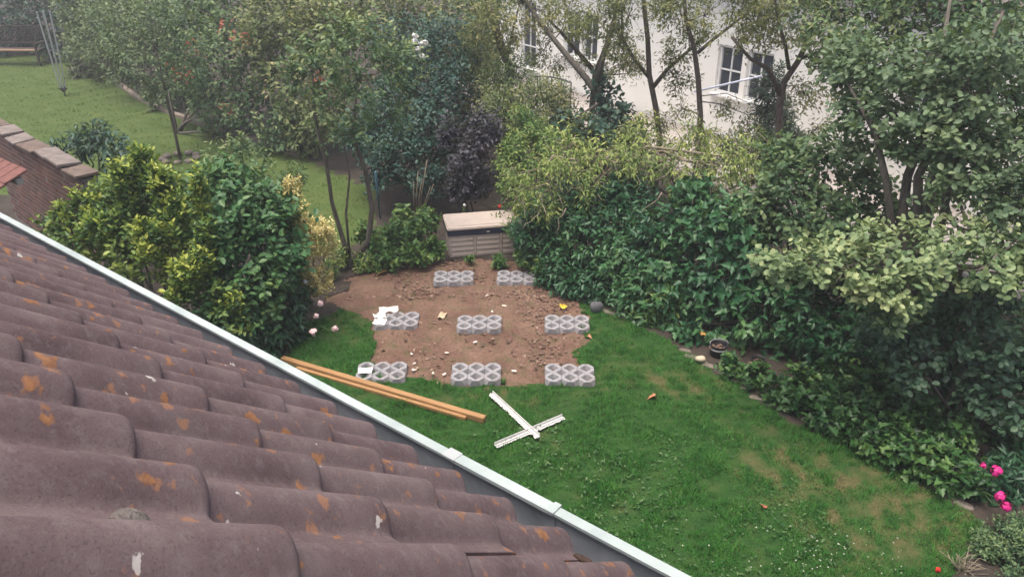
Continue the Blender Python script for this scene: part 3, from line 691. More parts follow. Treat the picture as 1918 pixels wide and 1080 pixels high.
fen = weathered('weathered boards', (.15, .11, .10), (.26, .20, .18), 8, .9, .4, 50); fp = A(170, 60, 29.5); fr = thing('board_fence', 'brown board fence glimpsed between the far shrubs at the top left', 'fence', (fp[0], fp[1], 0))
for k in range(9): MB().box((k*.16, 0, .95), (.145, .025, 1.9)).build('board', fen, fr)
MB().box((.65, .03, 1.6), (1.5, .05, .08)).build('rail', fen, fr); MB().box((.65, .03, .4), (1.5, .05, .08)).build('rail', fen, fr)

# ------------------------------------------------------------------ plants
def SP(L, w, shape, mat, dens=1.6, **k): return dict(L=L, w=w, shape=shape, mat=mat, dens=dens, **k)
M_gold = leafmat('golden green leaf', [(.022, .070, .022), (.050, .120, .030), (.13, .22, .040), (.31, .38, .060), (.50, .52, .11)], .45, .3)
M_deep = leafmat('deep green leaf', [(.018, .068, .028), (.036, .115, .044), (.066, .165, .058), (.115, .21, .07), (.22, .30, .08)], .4, .25)
M_var = leafmat('variegated gold leaf', [(.30, .28, .08), (.50, .43, .15), (.66, .55, .22), (.75, .65, .32), (.80, .72, .42)], .5, .25)
M_peony = leafmat('peony leaf', [(.012, .048, .026), (.022, .075, .038), (.036, .105, .048), (.06, .14, .055)], .4, .2)
M_mid = leafmat('mid green leaf', [(.026, .066, .034), (.050, .112, .052), (.085, .160, .068), (.145, .215, .085), (.24, .28, .115)], .5, .3)
M_olive = leafmat('olive leaf', [(.040, .072, .032), (.074, .120, .048), (.125, .172, .066), (.20, .23, .090), (.31, .28, .12)], .55, .3)
M_grey = leafmat('grey green leaf', [(.046, .085, .046), (.088, .140, .070), (.14, .195, .092), (.21, .26, .12)], .55, .3)
M_dark = leafmat('dark blue green leaf', [(.010, .036, .030), (.018, .058, .048), (.034, .088, .066), (.065, .13, .085)], .45, .2)
M_purple = leafmat('purple leaf', [(.014, .016, .026), (.028, .028, .042), (.050, .046, .062), (.085, .08, .095)], .5, .2)
M_lime = leafmat('fresh green leaf', [(.028, .085, .026), (.055, .140, .038), (.10, .20, .05), (.20, .28, .07), (.30, .34, .09)], .45, .3)
M_acacia = leafmat('yellow green frond', [(.050, .105, .030), (.105, .180, .046), (.185, .265, .066), (.31, .37, .095), (.45, .45, .15)], .5, .3)
M_smoke = leafmat('round pale leaf', [(.055, .115, .055), (.105, .175, .080), (.175, .250, .110), (.27, .335, .150), (.38, .41, .19)], .5, .25)
M_smoke2 = leafmat('round mid leaf', [(.052, .105, .062), (.095, .160, .085), (.155, .225, .115), (.24, .30, .15)], .5, .3)
M_hedge = leafmat('hedge leaf', [(.008, .046, .022), (.016, .074, .032), (.032, .110, .043), (.060, .155, .055), (.13, .23, .075)], .38, .22)
M_ivy = leafmat('ivy leaf', [(.009, .042, .015), (.020, .072, .021), (.040, .112, .029), (.078, .165, .042), (.15, .24, .065)], .38, .22)
M_fir = leafmat('conifer spray', [(.020, .045, .032), (.035, .068, .045), (.055, .095, .06), (.08, .12, .075)], .6, .15)
M_red = leafmat('red new leaf', [(.20, .045, .030), (.32, .075, .05), (.42, .13, .09)], .5, .3)

# left border
M_body = leafmat('mid green golden shrub leaf', [(.024, .080, .028), (.056, .132, .038), (.11, .19, .048), (.20, .27, .06), (.34, .39, .085)], .45, .3)
GT = lambda: SP(.072, .48, 'oval', M_gold, 2.0, k=9, up=1.1, out=.45, droop=.0, young=.5, sl=.24, gap=-.6, inner=.4)
plant('golden_shrub', 'yellow-green upright shrub rising above the gutter at the left', 'shrub', (-4.55, 8.7, 0), [(250, 380, 9.0, .42), (200, 410, 8.8, .42), (310, 410, 8.9, .42), (150, 435, 8.6, .38), (95, 420, 8.7, .18), (250, 455, 8.5, .42), (310, 350, 9.2, .28), (200, 365, 9.1, .25)],
      SP(.076, .55, 'oval', M_body, 1.7, k=8, up=.6, out=.6, droop=.2, young=.35, sl=.30, gap=-.3, inner=.4), seed=2, r0=.025, extra=([(268, 312, 8.7, .19, (.8, .8, 2.0)), (235, 345, 8.6, .2, (.9, .9, 1.6)), (305, 352, 8.55, .19, (.8, .8, 1.7)), (374, 360, 8.5, .13, (.7, .7, 2.6)), (150, 385, 8.65, .24, (1, 1, 1.0)), (118, 400, 8.6, .15), (195, 420, 8.35, .22), (330, 400, 8.4, .18, (.8, .8, 1.5)), (275, 440, 8.2, .2)], GT(), 8))
plant('golden_shrub', 'lower yellow-green shrub close to the gutter, right of the tall one', 'shrub', (-3.55, 8.2, 0), [(350, 520, 8.3, .34), (330, 470, 8.5, .3), (395, 555, 8.1, .26), (430, 590, 8.0, .22)],
      SP(.074, .55, 'oval', M_body, 1.6, k=8, up=.5, droop=.2, young=.35, sl=.26, gap=-.3), seed=3, r0=.02, extra=([(385, 440, 8.3, .14, (.9, .9, 1.4)), (350, 500, 8.0, .19), (375, 480, 8.1, .16), (330, 545, 7.95, .14), (440, 560, 8.0, .10)], GT(), 4))
plant('viburnum_shrub', 'large deep green broad-leaved shrub between the yellow-green and golden shrubs', 'shrub', (-3.6, 8.9, 0), [(440, 380, 9.1, .52), (492, 440, 8.9, .52), (410, 450, 8.7, .5), (470, 530, 8.6, .5), (395, 400, 9.0, .4), (430, 330, 9.3, .32), (505, 380, 9.2, .32), (380, 350, 9.3, .3), (520, 490, 8.8, .36), (420, 570, 8.2, .4)],
      SP(.098, .58, 'oval', M_deep, 1.9, k=7, up=.4, droop=.35, young=.25, sl=.28, gap=-.32, inner=.4, fold=.3), seed=4, r0=.025, pick=260, cell=13, pickf=lambda x, y: (x > 340) & (y > 330) & (y < 620))
plant('loose_shrub', 'pale loose-leaved shrub standing against the lawn behind the deep green shrub', 'shrub', (-3.7, 10.1, 0), [(455, 300, 10.3, .36), (420, 300, 10.3, .3), (520, 345, 10.2, .28), (480, 330, 10.2, .3), (550, 330, 10.3, .2)],
      SP(.075, .5, 'oval', M_mid, .9, k=8, up=.5, young=.5, sl=.3, gap=-.1, inner=.1), seed=5)
plant('dark_shrub', 'dark drooping shrub hanging over the pale coping of the brick wall', 'shrub', (-6.5, 10.9, 0), [(205, 285, 10.9, .36), (240, 312, 10.6, .30), (150, 268, 11.2, .26), (110, 280, 11.2, .22), (180, 245, 11.2, .22)],
      SP(.13, .3, 'slim', M_dark, 1.1, k=7, up=.2, droop=.8, young=.5, gap=-.2, sl=.32), seed=6)
plant('variegated_shrub', 'golden variegated shrub glowing beside the pink peonies', 'shrub', (-3.0, 9.75, 0), [(545, 395, 9.4, .25), (590, 445, 9.35, .25), (575, 485, 9.3, .25), (592, 520, 9.25, .22), (558, 440, 9.35, .25), (603, 428, 9.35, .18), (522, 375, 9.5, .2), (614, 462, 9.35, .14), (545, 350, 9.5, .14)],
      SP(.040, .55, 'oval', M_var, 1.35, k=9, up=.8, out=.6, young=.35, sl=.17, gap=-.25, droop=0, inner=.15), bark=bark_pale, seed=7, r0=.03, twigs=3)
def flower_mesh(r, mat, n=34, seed=1):
    g = np.random.default_rng(seed); V = []; F = []; q = nrm(g.normal(size=(n, 3))+np.array([0, 0, .35]))
    for i in range(n):
        rad = r*(.45+.55*(i/n)); u = nrm(np.cross(q[i], g.normal(size=3))); v = np.cross(q[i], u); b = len(V); s = r*.62
        for a in range(4):
            for c in range(4):
                x, y = (a/3-.5)*s*(1-.3*abs(c/3-.5)), (c/3-.5)*s; p = q[i]*(rad-.5*(x*x+y*y)/r+g.normal()*.05*r)+u*x+v*y; V.append(p)
        F += [(b+a*4+c, b+a*4+c+1, b+a*4+c+5, b+a*4+c+4) for a in range(3) for c in range(3)]
    mb = MB(); mb.add(V, F); return mb.mesh('flower', mat, True)
pinkf = weathered('pale pink petal', (.62, .40, .40), (.82, .62, .60), 14, .6, .1); magf = weathered('magenta petal', (.48, .010, .14), (.70, .03, .26), 14, .55, .1); whitef = weathered('white petal', (.70, .68, .62), (.82, .80, .75), 14, .6, .1); redf = weathered('red petal', (.50, .02, .015), (.68, .04, .03), 14, .6, .1)
stem_m = weathered('green stem', (.05, .11, .03), (.09, .16, .05), 9, .7, .1)
pe = plant('peony_plant', 'dark leafy peony with pale pink blooms leaning over the lawn', 'plant', (-2.95, 8.75, 0), [(525, 555, 8.95, .36), (560, 540, 9.15, .24), (500, 590, 8.6, .36), (540, 600, 8.75, .22), (510, 625, 8.5, .25), (470, 610, 8.3, .3), (555, 625, 8.75, .14), (490, 640, 8.3, .2), (440, 600, 8.1, .25)],
           SP(.125, .32, 'slim', M_peony, 1.7, k=8, up=.5, droop=.35, young=.2, sl=.26, inner=.5), seed=8, r0=.012)
fm_ = {}
def bloom(root, px, py, Y, r, mat, frm, seed, stemname='flower_stem'):
    p = A(px, py, Y); rb = np.array(root.location); f = link('flower', flower_mesh(r, mat, 34, seed), root, None, p-rb); f.rotation_euler = (random.random(), random.random(), random.random()*6)
    mb = MB(); pts = crooked(np.array(frm), p-np.array([0, 0, r*.6]), np.random.default_rng(seed), 5, .05); mb.tube([q-rb for q in pts], .005, 5); mb.build(stemname, stem_m, root, True)
for i, (x, y, Y, r) in enumerate([(600, 568, 8.8, .050), (592, 592, 8.65, .043), (587, 622, 8.4, .056), (628, 615, 8.5, .048)]): bloom(pe, x, y, Y, r, pinkf, (-2.75, 8.85, .12), 20+i)
bloom(pe, 572, 528, 8.95, .036, whitef, (-2.8, 8.9, .15), 29)

# back left: sapling, forked tree, shrubs of the far bed
b = G(338, 298)
plant('sapling', 'young grey-green tree on a thin staked trunk in the far lawn', 'tree', b, [(275, 105, 16.5, .72), (318, 150, 16.5, .5), (245, 70, 16.6, .6), (300, 45, 16.6, .6), (230, 120, 16.5, .45), (345, 95, 16.6, .45), (290, 165, 16.4, .35)],
      SP(.085, .5, 'oval', M_grey, .62, k=8, up=.4, young=.4, gap=-.15, sl=.34, inner=.12), trunk=[([b-[0, 0, .1], A(328, 250, 16.5), A(317, 205, 16.5), A(305, 150, 16.5), A(292, 90, 16.5)], [.035, .030, .028, .022, .012])], bark=bark_dark, seed=9)
g_ = np.random.default_rng(99); rt = thing('stone_ring', 'ring of pale stones at the foot of the young tree', 'stone ring', b)
stone_m = weathered('pale stone', (.11, .09, .075), (.24, .20, .17), 12, .9, .5, 40)
def stone_mesh(r, seed, name='stone', sq=(1, 1, .65), mat=stone_m):
    g = np.random.default_rng(seed); nl, na = 7, 10; V = []; F = []
    for i in range(nl+1):
        for k in range(na):
            a, c = math.pi*i/nl, 6.28318*k/na; q = np.array([math.sin(a)*math.cos(c), math.sin(a)*math.sin(c), math.cos(a)]); q = np.sign(q)*np.abs(q)**.8; V.append(q*r*(1+.16*fnoise(q, .5, seed))*np.array(sq))
    for i in range(nl):
        for k in range(na): a, c = i*na+k, i*na+(k+1) % na; F.append((a, c, c+na, a+na))
    mb = MB(); mb.add(V, F[::1]); return mb.mesh(name, mat, True)
for k in range(9): o = link('stone', stone_mesh(.09, 70+k % 4), rt, None, (.36*math.cos(k*.7), .36*math.sin(k*.7), .03)); o.rotation_euler = (0, 0, k*1.3)
b = G(655, 500)
plant('forked_tree', 'slender fork-trunked tree rising from the left corner of the soil patch', 'tree', b, [(620, 200, 10.9, .50), (690, 150, 11.0, .55), (600, 130, 10.8, .5), (725, 220, 11.2, .42), (655, 255, 10.7, .36), (650, 90, 10.9, .55), (565, 150, 10.7, .3), (750, 120, 11.2, .4)],
      SP(.082, .5, 'oval', M_mid, .6, k=8, up=.35, young=.5, gap=-.1, sl=.32, inner=.12), trunk=[([b-[0, 0, .1], b+[.0, 0, .12], A(640, 440, 10.9), A(622, 380, 10.9), A(612, 310, 10.8), A(590, 220, 10.8), A(585, 130, 10.8)], [.06, .05, .036, .031, .028, .022, .012]), ([b+[.02, 0, 0], A(690, 450, 11), A(697, 390, 11), A(685, 320, 11), A(660, 255, 11), A(670, 150, 11)], [.05, .044, .042, .04, .03, .015]), ([A(655, 480, 10.9), A(648, 400, 10.9), A(655, 330, 10.8), A(640, 250, 10.8)], [.022, .018, .015, .01])], seed=10, r0=.02)
def far(nm, lb, cat, base, spec, mat, L=.11, dens=.95, seed=1, **k):
    S = SP(L, k.pop('w', .55), k.pop('shape', 'oval'), mat, dens, k=k.pop('k', 7), up=k.pop('up', .4), young=k.pop('young', .45), gap=k.pop('gap', -.35), sl=k.pop('sl', .4), inner=k.pop('inner', .25), droop=k.pop('droop', .25))
    return plant(nm, lb, cat, base, spec, S, seed=seed, r0=.05, **k)
far('photinia_shrub', 'big green shrub with scattered red new leaves in the far bed', 'shrub', (-8.2, 18.6, 0), [(430, 130, 18.6, 1.15), (485, 205, 17.6, .85), (405, 195, 18.6, .7), (450, 60, 19.5, 1.2), (380, 90, 19.5, .9), (530, 240, 17, .7), (380, 30, 20, 1.0), (350, 150, 19.5, .7)], M_mid, seed=11)
ph = bpy.data.objects['photinia_shrub']; pb = np.array(ph.location); g_ = np.random.default_rng(5); pr = [(425, 45), (600, 150), (590, 155), (345, 140), (365, 100), (430, 200), (455, 75), (340, 138)]
P = np.concatenate([A(x, y, 17.3 if x < 560 else 16.2)+g_.normal(size=(14, 3))*.10 for x, y in pr]); n = len(P)
link('red_shoots', leaf_mesh('red_shoots', P, nrm(g_.normal(size=(n, 3))+[0, -.2, .5]), nrm(g_.normal(size=(n, 3))*.4+[0, -.4, 1]), np.full(n, .12), g_.random(n), SP(.12, .45, 'oval', M_red), M_red, pb), ph, 'stuff')
far('mixed_shrub', 'tall olive-green shrub right of the red-tipped one in the far bed', 'shrub', (-5.3, 17.6, 0), [(570, 150, 17.6, 1.1), (545, 50, 18.5, 1.2), (625, 95, 17.2, 1.0), (575, 235, 16.8, .65), (500, 110, 18.2, .9), (620, 210, 16, .6), (600, 20, 18.5, 1.0)], M_olive, seed=12, gap=-.2)
far('evergreen_shrub', 'dark blue-green evergreen in the middle with white blossoms near its top', 'shrub', (-2.3, 15.2, 0), [(775, 120, 15.8, 1.0), (745, 215, 14.8, .8), (800, 250, 14, .7), (830, 180, 14.8, .8), (700, 250, 14.2, .6), (760, 300, 13.4, .5), (800, 330, 13.2, .4), (720, 310, 13.4, .5), (840, 90, 16, .8)], M_dark, L=.085, seed=13, dens=1.2)
ev = bpy.data.objects['evergreen_shrub']; wf = flower_mesh(.07, whitef, 22, 3)
for x, y in [(778, 68), (790, 82), (782, 92), (796, 80), (790, 108), (776, 78), (792, 106)]: o = link('flower', wf, ev, None, A(x, y, 14.6)-np.array(ev.location)); o.rotation_euler = (x, y, 0)
far('far_hedge', 'dark tall hedge behind the swing bench at the top left', 'hedge', (-17, 30, 0), [(40, 15, 30, 1.7), (130, 45, 28.6, 1.4), (-40, 30, 30, 1.7), (90, 10, 30, 1.5), (-60, 70, 29, 1.2), (20, 70, 29.2, 1.0), (110, 90, 28, .8)], M_dark, L=.15, dens=.9, seed=14)
far('round_shrub', 'rounded grey-green shrub at the far lawn edge behind the airer', 'shrub', (-13.5, 25.3, 0), [(185, 95, 25.5, 1.0), (160, 110, 25.3, .7), (215, 110, 24.6, .8), (180, 60, 26.5, 1.0)], M_grey, L=.12, dens=1.0, seed=15)
far('tall_shrub', 'tall pale-leaved shrub above the young tree at the top left', 'shrub', (-10.5, 22.5, 0), [(260, 60, 22.5, 1.1), (320, 110, 21.5, 1.0), (250, 20, 24, 1.3), (330, 30, 22.5, 1.3), (215, 50, 24, 1.0), (310, 170, 20.8, .6), (180, 15, 27, 1.3)], M_grey, L=.12, seed=16)
far('birch_tree', 'pale brownish-green tree crown filling the top middle left of the white wall', 'tree', (-2.6, 19.6, 0), [(700, 40, 19.6, 1.3), (800, 30, 19.6, 1.3), (880, 45, 18.6, 1.0), (850, 110, 17.2, .75), (640, 20, 20, 1.2), (760, 80, 18.5, .9), (905, 95, 17.2, .5), (920, 20, 18.5, .7)], M_olive, L=.10, dens=.85, seed=17, gap=-.2, trunk=[([(-2.6, 19.6, -.1), (-2.6, 19.6, 1.2), (-2.7, 19.6, 2.6), (-2.3, 19.6, 4.2)], [.14, .11, .08, .03])])
plant('purple_shrub', 'dark purple-leaved shrub standing behind the beige box', 'shrub', (-.8, 12.9, 0), [(880, 290, 12.9, .42), (868, 345, 12.8, .32), (905, 240, 13, .36), (850, 250, 13.2, .32), (895, 350, 12.8, .26)], SP(.075, .6, 'oval', M_purple, 1.4, k=8, up=.4, young=.5, sl=.3), seed=18)
plant('fresh_shrub', 'fresh green shrub at the right back corner of the beige box', 'shrub', (.25, 12.4, 0), [(960, 290, 12.5, .36), (1000, 330, 12.2, .36), (990, 240, 13, .4), (950, 345, 12.2, .24), (985, 385, 11.9, .25), (1030, 280, 12.6, .36), (968, 425, 11.25, .2), (985, 455, 11.0, .2)], SP(.075, .4, 'slim', M_lime, 1.4, k=8, up=.5, young=.45, sl=.3), seed=19)
rf = thing('rose_bush', 'thin rose stems with a red and a white bloom over the beige lid', 'plant', (-.25, 12.1, 0))
for i, (x, y, Y, r, m) in enumerate([(936, 386, 11.9, .035, redf), (870, 384, 12.15, .03, whitef)]): bloom(rf, x, y, Y, r, m, (-.15 if i == 0 else -.75, 12.15, .0), 40+i)
g_ = np.random.default_rng(8); P = np.concatenate([A(940, 400, 11.9)+g_.normal(size=(40, 3))*[.10, .07, .10], A(868, 400, 12.2)+g_.normal(size=(16, 3))*[.06, .05, .08]]); n = len(P)
link('foliage', leaf_mesh('foliage', P, nrm(g_.normal(size=(n, 3))), nrm(g_.normal(size=(n, 3))*.5+[0, 0, 1]), np.full(n, .06), g_.random(n)*.7, SP(.06, .5, 'oval', M_lime), M_lime, (-.25, 12.1, 0)), rf, 'stuff')
far('feathery_shrub', 'soft feathery yellow-green shrub below the first white window', 'shrub', (.3, 14.6, 0), [(955, 165, 14.9, .72), (900, 175, 15.2, .62), (1010, 205, 14, .6), (940, 215, 14, .55), (1040, 190, 14.5, .45), (900, 140, 15.8, .6)], M_olive, L=.10, dens=1.2, seed=20, w=.28, shape='slim', sl=.5)
far('ivy_stump', 'old leaning trunk wrapped in dark ivy before the white wall', 'tree', (1.75, 14.3, 0), [(1130, 185, 14.5, .36), (1150, 225, 14.2, .45), (1105, 250, 13.6, .45), (1060, 240, 13.6, .4), (1180, 250, 14, .36), (1120, 150, 14.7, .22)], M_dark, L=.095, dens=1.3, seed=21, shape='heart', w=.9, trunk=[([(1.75, 14.3, -.1), A(1130, 190, 14.4), A(1100, 150, 14.6), A(1050, 90, 14.8), A(1010, 40, 15), A(970, -20, 15.2), A(940, -70, 15.3)], [.11, .09, .062, .05, .042, .034, .025]), ([A(1115, 160, 14.5), A(1130, 110, 14.5), A(1150, 40, 14.5)], [.05, .04, .02])])
plant('low_plants', 'low leafy clump of garden plants left of the beige box', 'plant', (-2.0, 11.3, 0), [(735, 440, 11.3, .26), (785, 430, 11.3, .24), (770, 470, 11.0, .2), (705, 470, 11.0, .22), (812, 465, 11.15, .2), (755, 405, 11.9, .2), (690, 440, 11.4, .2), (800, 410, 11.8, .22), (730, 485, 10.8, .16), (790, 485, 10.9, .14)], SP(.085, .75, 'heart', M_lime, 1.4, k=7, up=.6, young=.15, sl=.2, inner=.5), seed=22, r0=.01)
plant('low_plants', 'short weeds and creeping leaves at the foot of the beige box', 'plant', (.2, 11.1, 0), [(935, 492, 10.9, .13), (985, 480, 10.8, .2), (880, 486, 11.05, .06), (1015, 500, 10.5, .18)], SP(.055, .7, 'heart', M_lime, 1.6, k=6, up=.4, young=.2, sl=.13, inner=.5), seed=23, r0=.008, twigs=2)
plant('low_plants', 'low green weeds around the foot of the fork-trunked tree', 'plant', (-2.5, 10.8, 0), [(640, 480, 10.9, .16), (680, 490, 10.8, .16), (620, 500, 10.5, .14), (715, 495, 10.8, .12)], SP(.07, .4, 'slim', M_lime, 1.2, k=6, up=.8, young=.3, sl=.18), seed=24, r0=.008, twigs=2)
o = thing('cane_bundle', 'bundle of pale bare canes leaning together behind the low plants', 'canes', tuple(G(778, 405)))
for k, (x, y) in enumerate([(783, 320), (797, 318), (790, 335), (806, 350), (812, 345), (775, 340), (800, 300)]):
    p = A(x, y, 12.4)-np.array(o.location); MB().tube([(p[0]*.2, .05*k-.2, -.05), tuple(p*[.6, .8, .5]), tuple(p)], [.014, .011, .007], 5).build('cane', bark_pale, o, True)
p = G(712, 405); o = MB().tube([(0, 0, -.1), tuple(A(703, 322, 12.4)-p)], .018, 6).build('garden_stake', weathered('blue green plastic', (.05, .12, .16), (.08, .17, .21)), None, True, loc=p); tag(o, 'blue-green plastic garden stake behind the fork-trunked tree', 'stake')

# right hedge, from the box round to the front
HSP = SP(.088, .46, 'oval', M_hedge, 1.55, k=8, up=.15, droop=.55, young=.2, sl=.34, inner=.45, gap=-.6)
plant('privet_hedge', 'dense dark green hedge with narrow leaves right of the beige box', 'hedge', (1.0, 10.4, 0), [(1000, 430, 11.0, .42), (1050, 475, 10.6, .46), (1100, 430, 10.7, .56), (1075, 530, 10.1, .32), (1150, 490, 10.2, .48), (1160, 420, 10.7, .5), (1125, 545, 9.9, .34), (1020, 400, 11.3, .4), (1040, 510, 10.3, .3), (1190, 560, 9.5, .36), (1220, 480, 10, .5), (1090, 380, 11, .5), (1170, 375, 11, .5), (1010, 470, 10.8, .3)], HSP, seed=25, r0=.03)
plant('vine_hedge', 'hedge smothered in large-leaved dark vine above the potted plant', 'hedge', (2.4, 9.2, 0), [(1280, 420, 10.2, .6), (1270, 490, 9.7, .5), (1255, 570, 9.2, .36), (1340, 450, 9.7, .6), (1330, 540, 9.2, .48), (1395, 500, 9.2, .55), (1340, 600, 8.9, .36), (1290, 620, 8.8, .25), (1410, 590, 8.7, .45), (1400, 420, 9.8, .5), (1300, 370, 10.4, .45), (1460, 540, 8.8, .5), (1220, 590, 9.2, .24), (1350, 630, 8.85, .22), (1400, 645, 8.7, .26), (1450, 650, 8.5, .3), (1510, 640, 8.3, .3)],
      SP(.108, .85, 'ivy', M_hedge, 1.5, k=7, up=.15, droop=.6, young=.3, sl=.42, inner=.5, gap=-.6, curl=.25), seed=26, r0=.03, pick=300, cell=14)
g_ = np.random.default_rng(31); hr = thing('hanging_tree', 'drooping yellow-green branches hanging over the hedge top', 'tree', (1.9, 11.6, 0))
hb_ = np.array(hr.location)
lo = [(972, 362, 10.9, .28), (1025, 385, 10.55, .26), (965, 325, 11.3, .26), (1000, 345, 10.7, .34), (1050, 320, 10.8, .42), (1110, 300, 11.2, .48), (1180, 310, 11.2, .5), (1250, 310, 11.2, .5), (1320, 315, 11.0, .46), (1100, 355, 10.6, .3), (1380, 310, 10.8, .4), (1210, 260, 11.8, .45), (1060, 270, 11.8, .4), (1300, 260, 11.8, .4), (985, 385, 10.5, .2), (1420, 280, 11, .35)]
S = SP(.085, .30, 'slim', M_acacia, .70, k=11, up=.05, out=.8, droop=.75, young=.35, sl=.5, inner=.06, gap=-.15)
P, D, N, L, T = gen_leaves(lobe_list(lo), S, g_); link('foliage', leaf_mesh('foliage', P, D, N, L, T, S, M_acacia, hb_), hr, 'stuff')
mb = MB(); st = A(1190, 290, 11.7); mb.tube([(0, 0, -.1), (.05, 0, 1.2), tuple(st-hb_)], [.07, .06, .05], 7)
for x, y, Y, r in lo:
    c = A(x, y, Y); mb.tube([q-hb_ for q in crooked(st, c, g_, 6, .08)], [.028, .024, .02, .017, .013, .008], 5)
    for _ in range(9): e = c+nrm(g_.normal(size=3)+np.array([0, -.5, -.2]))*r*1.15; mb.tube([q-hb_ for q in crooked(c+g_.normal(size=3)*.1, e, g_, 4, .12)], [.008, .006, .005, .003], 4)
for x, y, x2, y2 in [(1330, 345, 1328, 405), (1358, 345, 1370, 410), (1380, 350, 1390, 395), (1300, 350, 1296, 400), (1010, 400, 980, 428), (1060, 390, 1040, 440), (1240, 360, 1200, 400)]:
    mb.tube([q-hb_ for q in crooked(A(x, y, 10.2), A(x2, y2, 10.0), g_, 5, .07)], [.008, .007, .006, .005, .003], 4)
mb.build('branches', bark_pale, hr, True)
plant('hazel_bush', 'mid-green rounded bush between the vine hedge and the round-leaved tree', 'shrub', (3.6, 9.4, 0), [(1480, 350, 9.4, .45), (1550, 320, 9.4, .5), (1510, 410, 9.0, .42), (1620, 370, 9.0, .45), (1580, 420, 8.6, .4), (1440, 400, 9.5, .4), (1470, 300, 9.9, .35), (1680, 420, 8.5, .4), (1560, 480, 8.3, .4)], SP(.085, .62, 'oval', M_mid, 1.4, k=7, up=.3, young=.35, sl=.3, inner=.3), seed=27, r0=.03)
# round-leaved tree
b = np.array([4.75, 7.9, 0])
tr = [([b-[0, 0, .1], b+[.02, 0, .5], A(1690, 400, 8.0), A(1700, 330, 8.1), A(1735, 240, 8.2), A(1760, 120, 8.4), A(1780, 0, 8.6)], [.10, .08, .055, .05, .042, .03, .015]), ([b+[.05, 0, .4], A(1720, 330, 7.9), A(1760, 250, 7.9), A(1830, 130, 8.0), A(1880, 20, 8.1)], [.06, .05, .045, .03, .015]), ([b+[-.05, 0, .4], A(1660, 340, 8.0), A(1640, 250, 8.2), A(1590, 160, 8.5)], [.05, .04, .03, .012]), ([b+[.1, 0, .4], A(1780, 330, 7.8), A(1800, 270, 7.8), A(1790, 200, 7.8)], [.05, .042, .035, .015]), ([b+[0, -.1, .5], A(1640, 480, 7.3), A(1560, 500, 6.8)], [.05, .035, .012]), ([b+[.1, -.1, .5], A(1800, 500, 6.9), A(1850, 500, 6.5)], [.05, .035, .012])]
fl = (1.25, 1, .5)
RL = [(1500, 490, 7.0, .40, fl), (1590, 500, 6.8, .42, fl), (1680, 520, 6.7, .45, fl), (1770, 500, 6.7, .45, fl), (1850, 510, 6.6, .42, fl), (1640, 465, 7.2, .45, fl), (1730, 455, 7.2, .45, fl), (1830, 455, 7.0, .45, fl), (1460, 480, 7.2, .26, fl), (1660, 565, 6.6, .25), (1900, 450, 6.8, .4, fl)]
RU = [(1650, 265, 8.6, .42, fl), (1680, 220, 8.4, .55, fl), (1770, 200, 8.0, .5, fl), (1860, 180, 7.8, .55, fl), (1670, 180, 8.6, .45, fl), (1810, 250, 7.7, .45, fl), (1890, 260, 7.5, .45, fl), (1730, 270, 8.0, .35, fl), (1635, 205, 8.9, .34), (1600, 120, 9.2, .4), (1850, 330, 7.4, .4, fl), (1900, 370, 7.2, .4), (1680, 120, 8.6, .5, fl), (1790, 110, 8.2, .5, fl), (1880, 80, 7.9, .55, fl)]
plant('round_leaved_tree', 'many-stemmed tree with tiers of round pale green leaves at right', 'tree', b,
      RL+RU,
      SP(.068, .74, 'round', M_smoke, 1.15, k=8, up=.35, out=.8, young=.30, sl=.24, inner=.12, gap=-.25, droop=.2, fold=.22, curl=.1), trunk=tr, seed=28, r0=.03, twigs=6, pick=300, cell=13, pickf=lambda x, y: (y > 400), extra=(RU, SP(.068, .72, 'round', M_smoke2, 1.1, k=8, up=.35, out=.8, young=.30, sl=.26, inner=.15, gap=-.3, droop=.2, fold=.25, curl=.12), len(RL)))
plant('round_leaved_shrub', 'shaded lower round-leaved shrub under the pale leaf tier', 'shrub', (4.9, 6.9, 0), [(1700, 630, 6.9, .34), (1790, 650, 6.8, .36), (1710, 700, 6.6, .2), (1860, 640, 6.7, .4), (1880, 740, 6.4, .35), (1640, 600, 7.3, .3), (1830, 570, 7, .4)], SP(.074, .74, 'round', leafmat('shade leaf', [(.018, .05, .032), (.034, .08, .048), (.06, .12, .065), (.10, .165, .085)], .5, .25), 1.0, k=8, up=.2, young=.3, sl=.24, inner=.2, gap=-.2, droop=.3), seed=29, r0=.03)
far('crown_tree', 'tall green tree whose crown fills the top right corner', 'tree', (6.4, 11.2, 0), [(1600, 60, 11, .8), (1700, 50, 11, .9), (1800, 40, 10.6, .9), (1890, 50, 10.2, .8), (1540, 20, 11.5, .6), (1650, 10, 11.5, .8), (1750, 5, 11, .9), (1850, 150, 10.5, .6), (1870, 300, 10, .7), (1760, 330, 10.2, .5), (1900, 200, 10, .6), (1900, 420, 9, .6), (2040, 300, 9, .9), (2050, 500, 7.6, .8), (2050, 690, 6.6, .7), (1990, 640, 6.9, .5), (2080, 840, 5.9, .6)], M_mid, L=.085, dens=1.0, seed=30, sl=.34, gap=-.3, trunk=[([(6.4, 11.2, -.1), (6.4, 11.2, 1.5), (6.5, 11.1, 3.5), (6.3, 11, 4.8)], [.14, .11, .08, .04])])  # lobes past the right edge are added out of view to shade the hedge
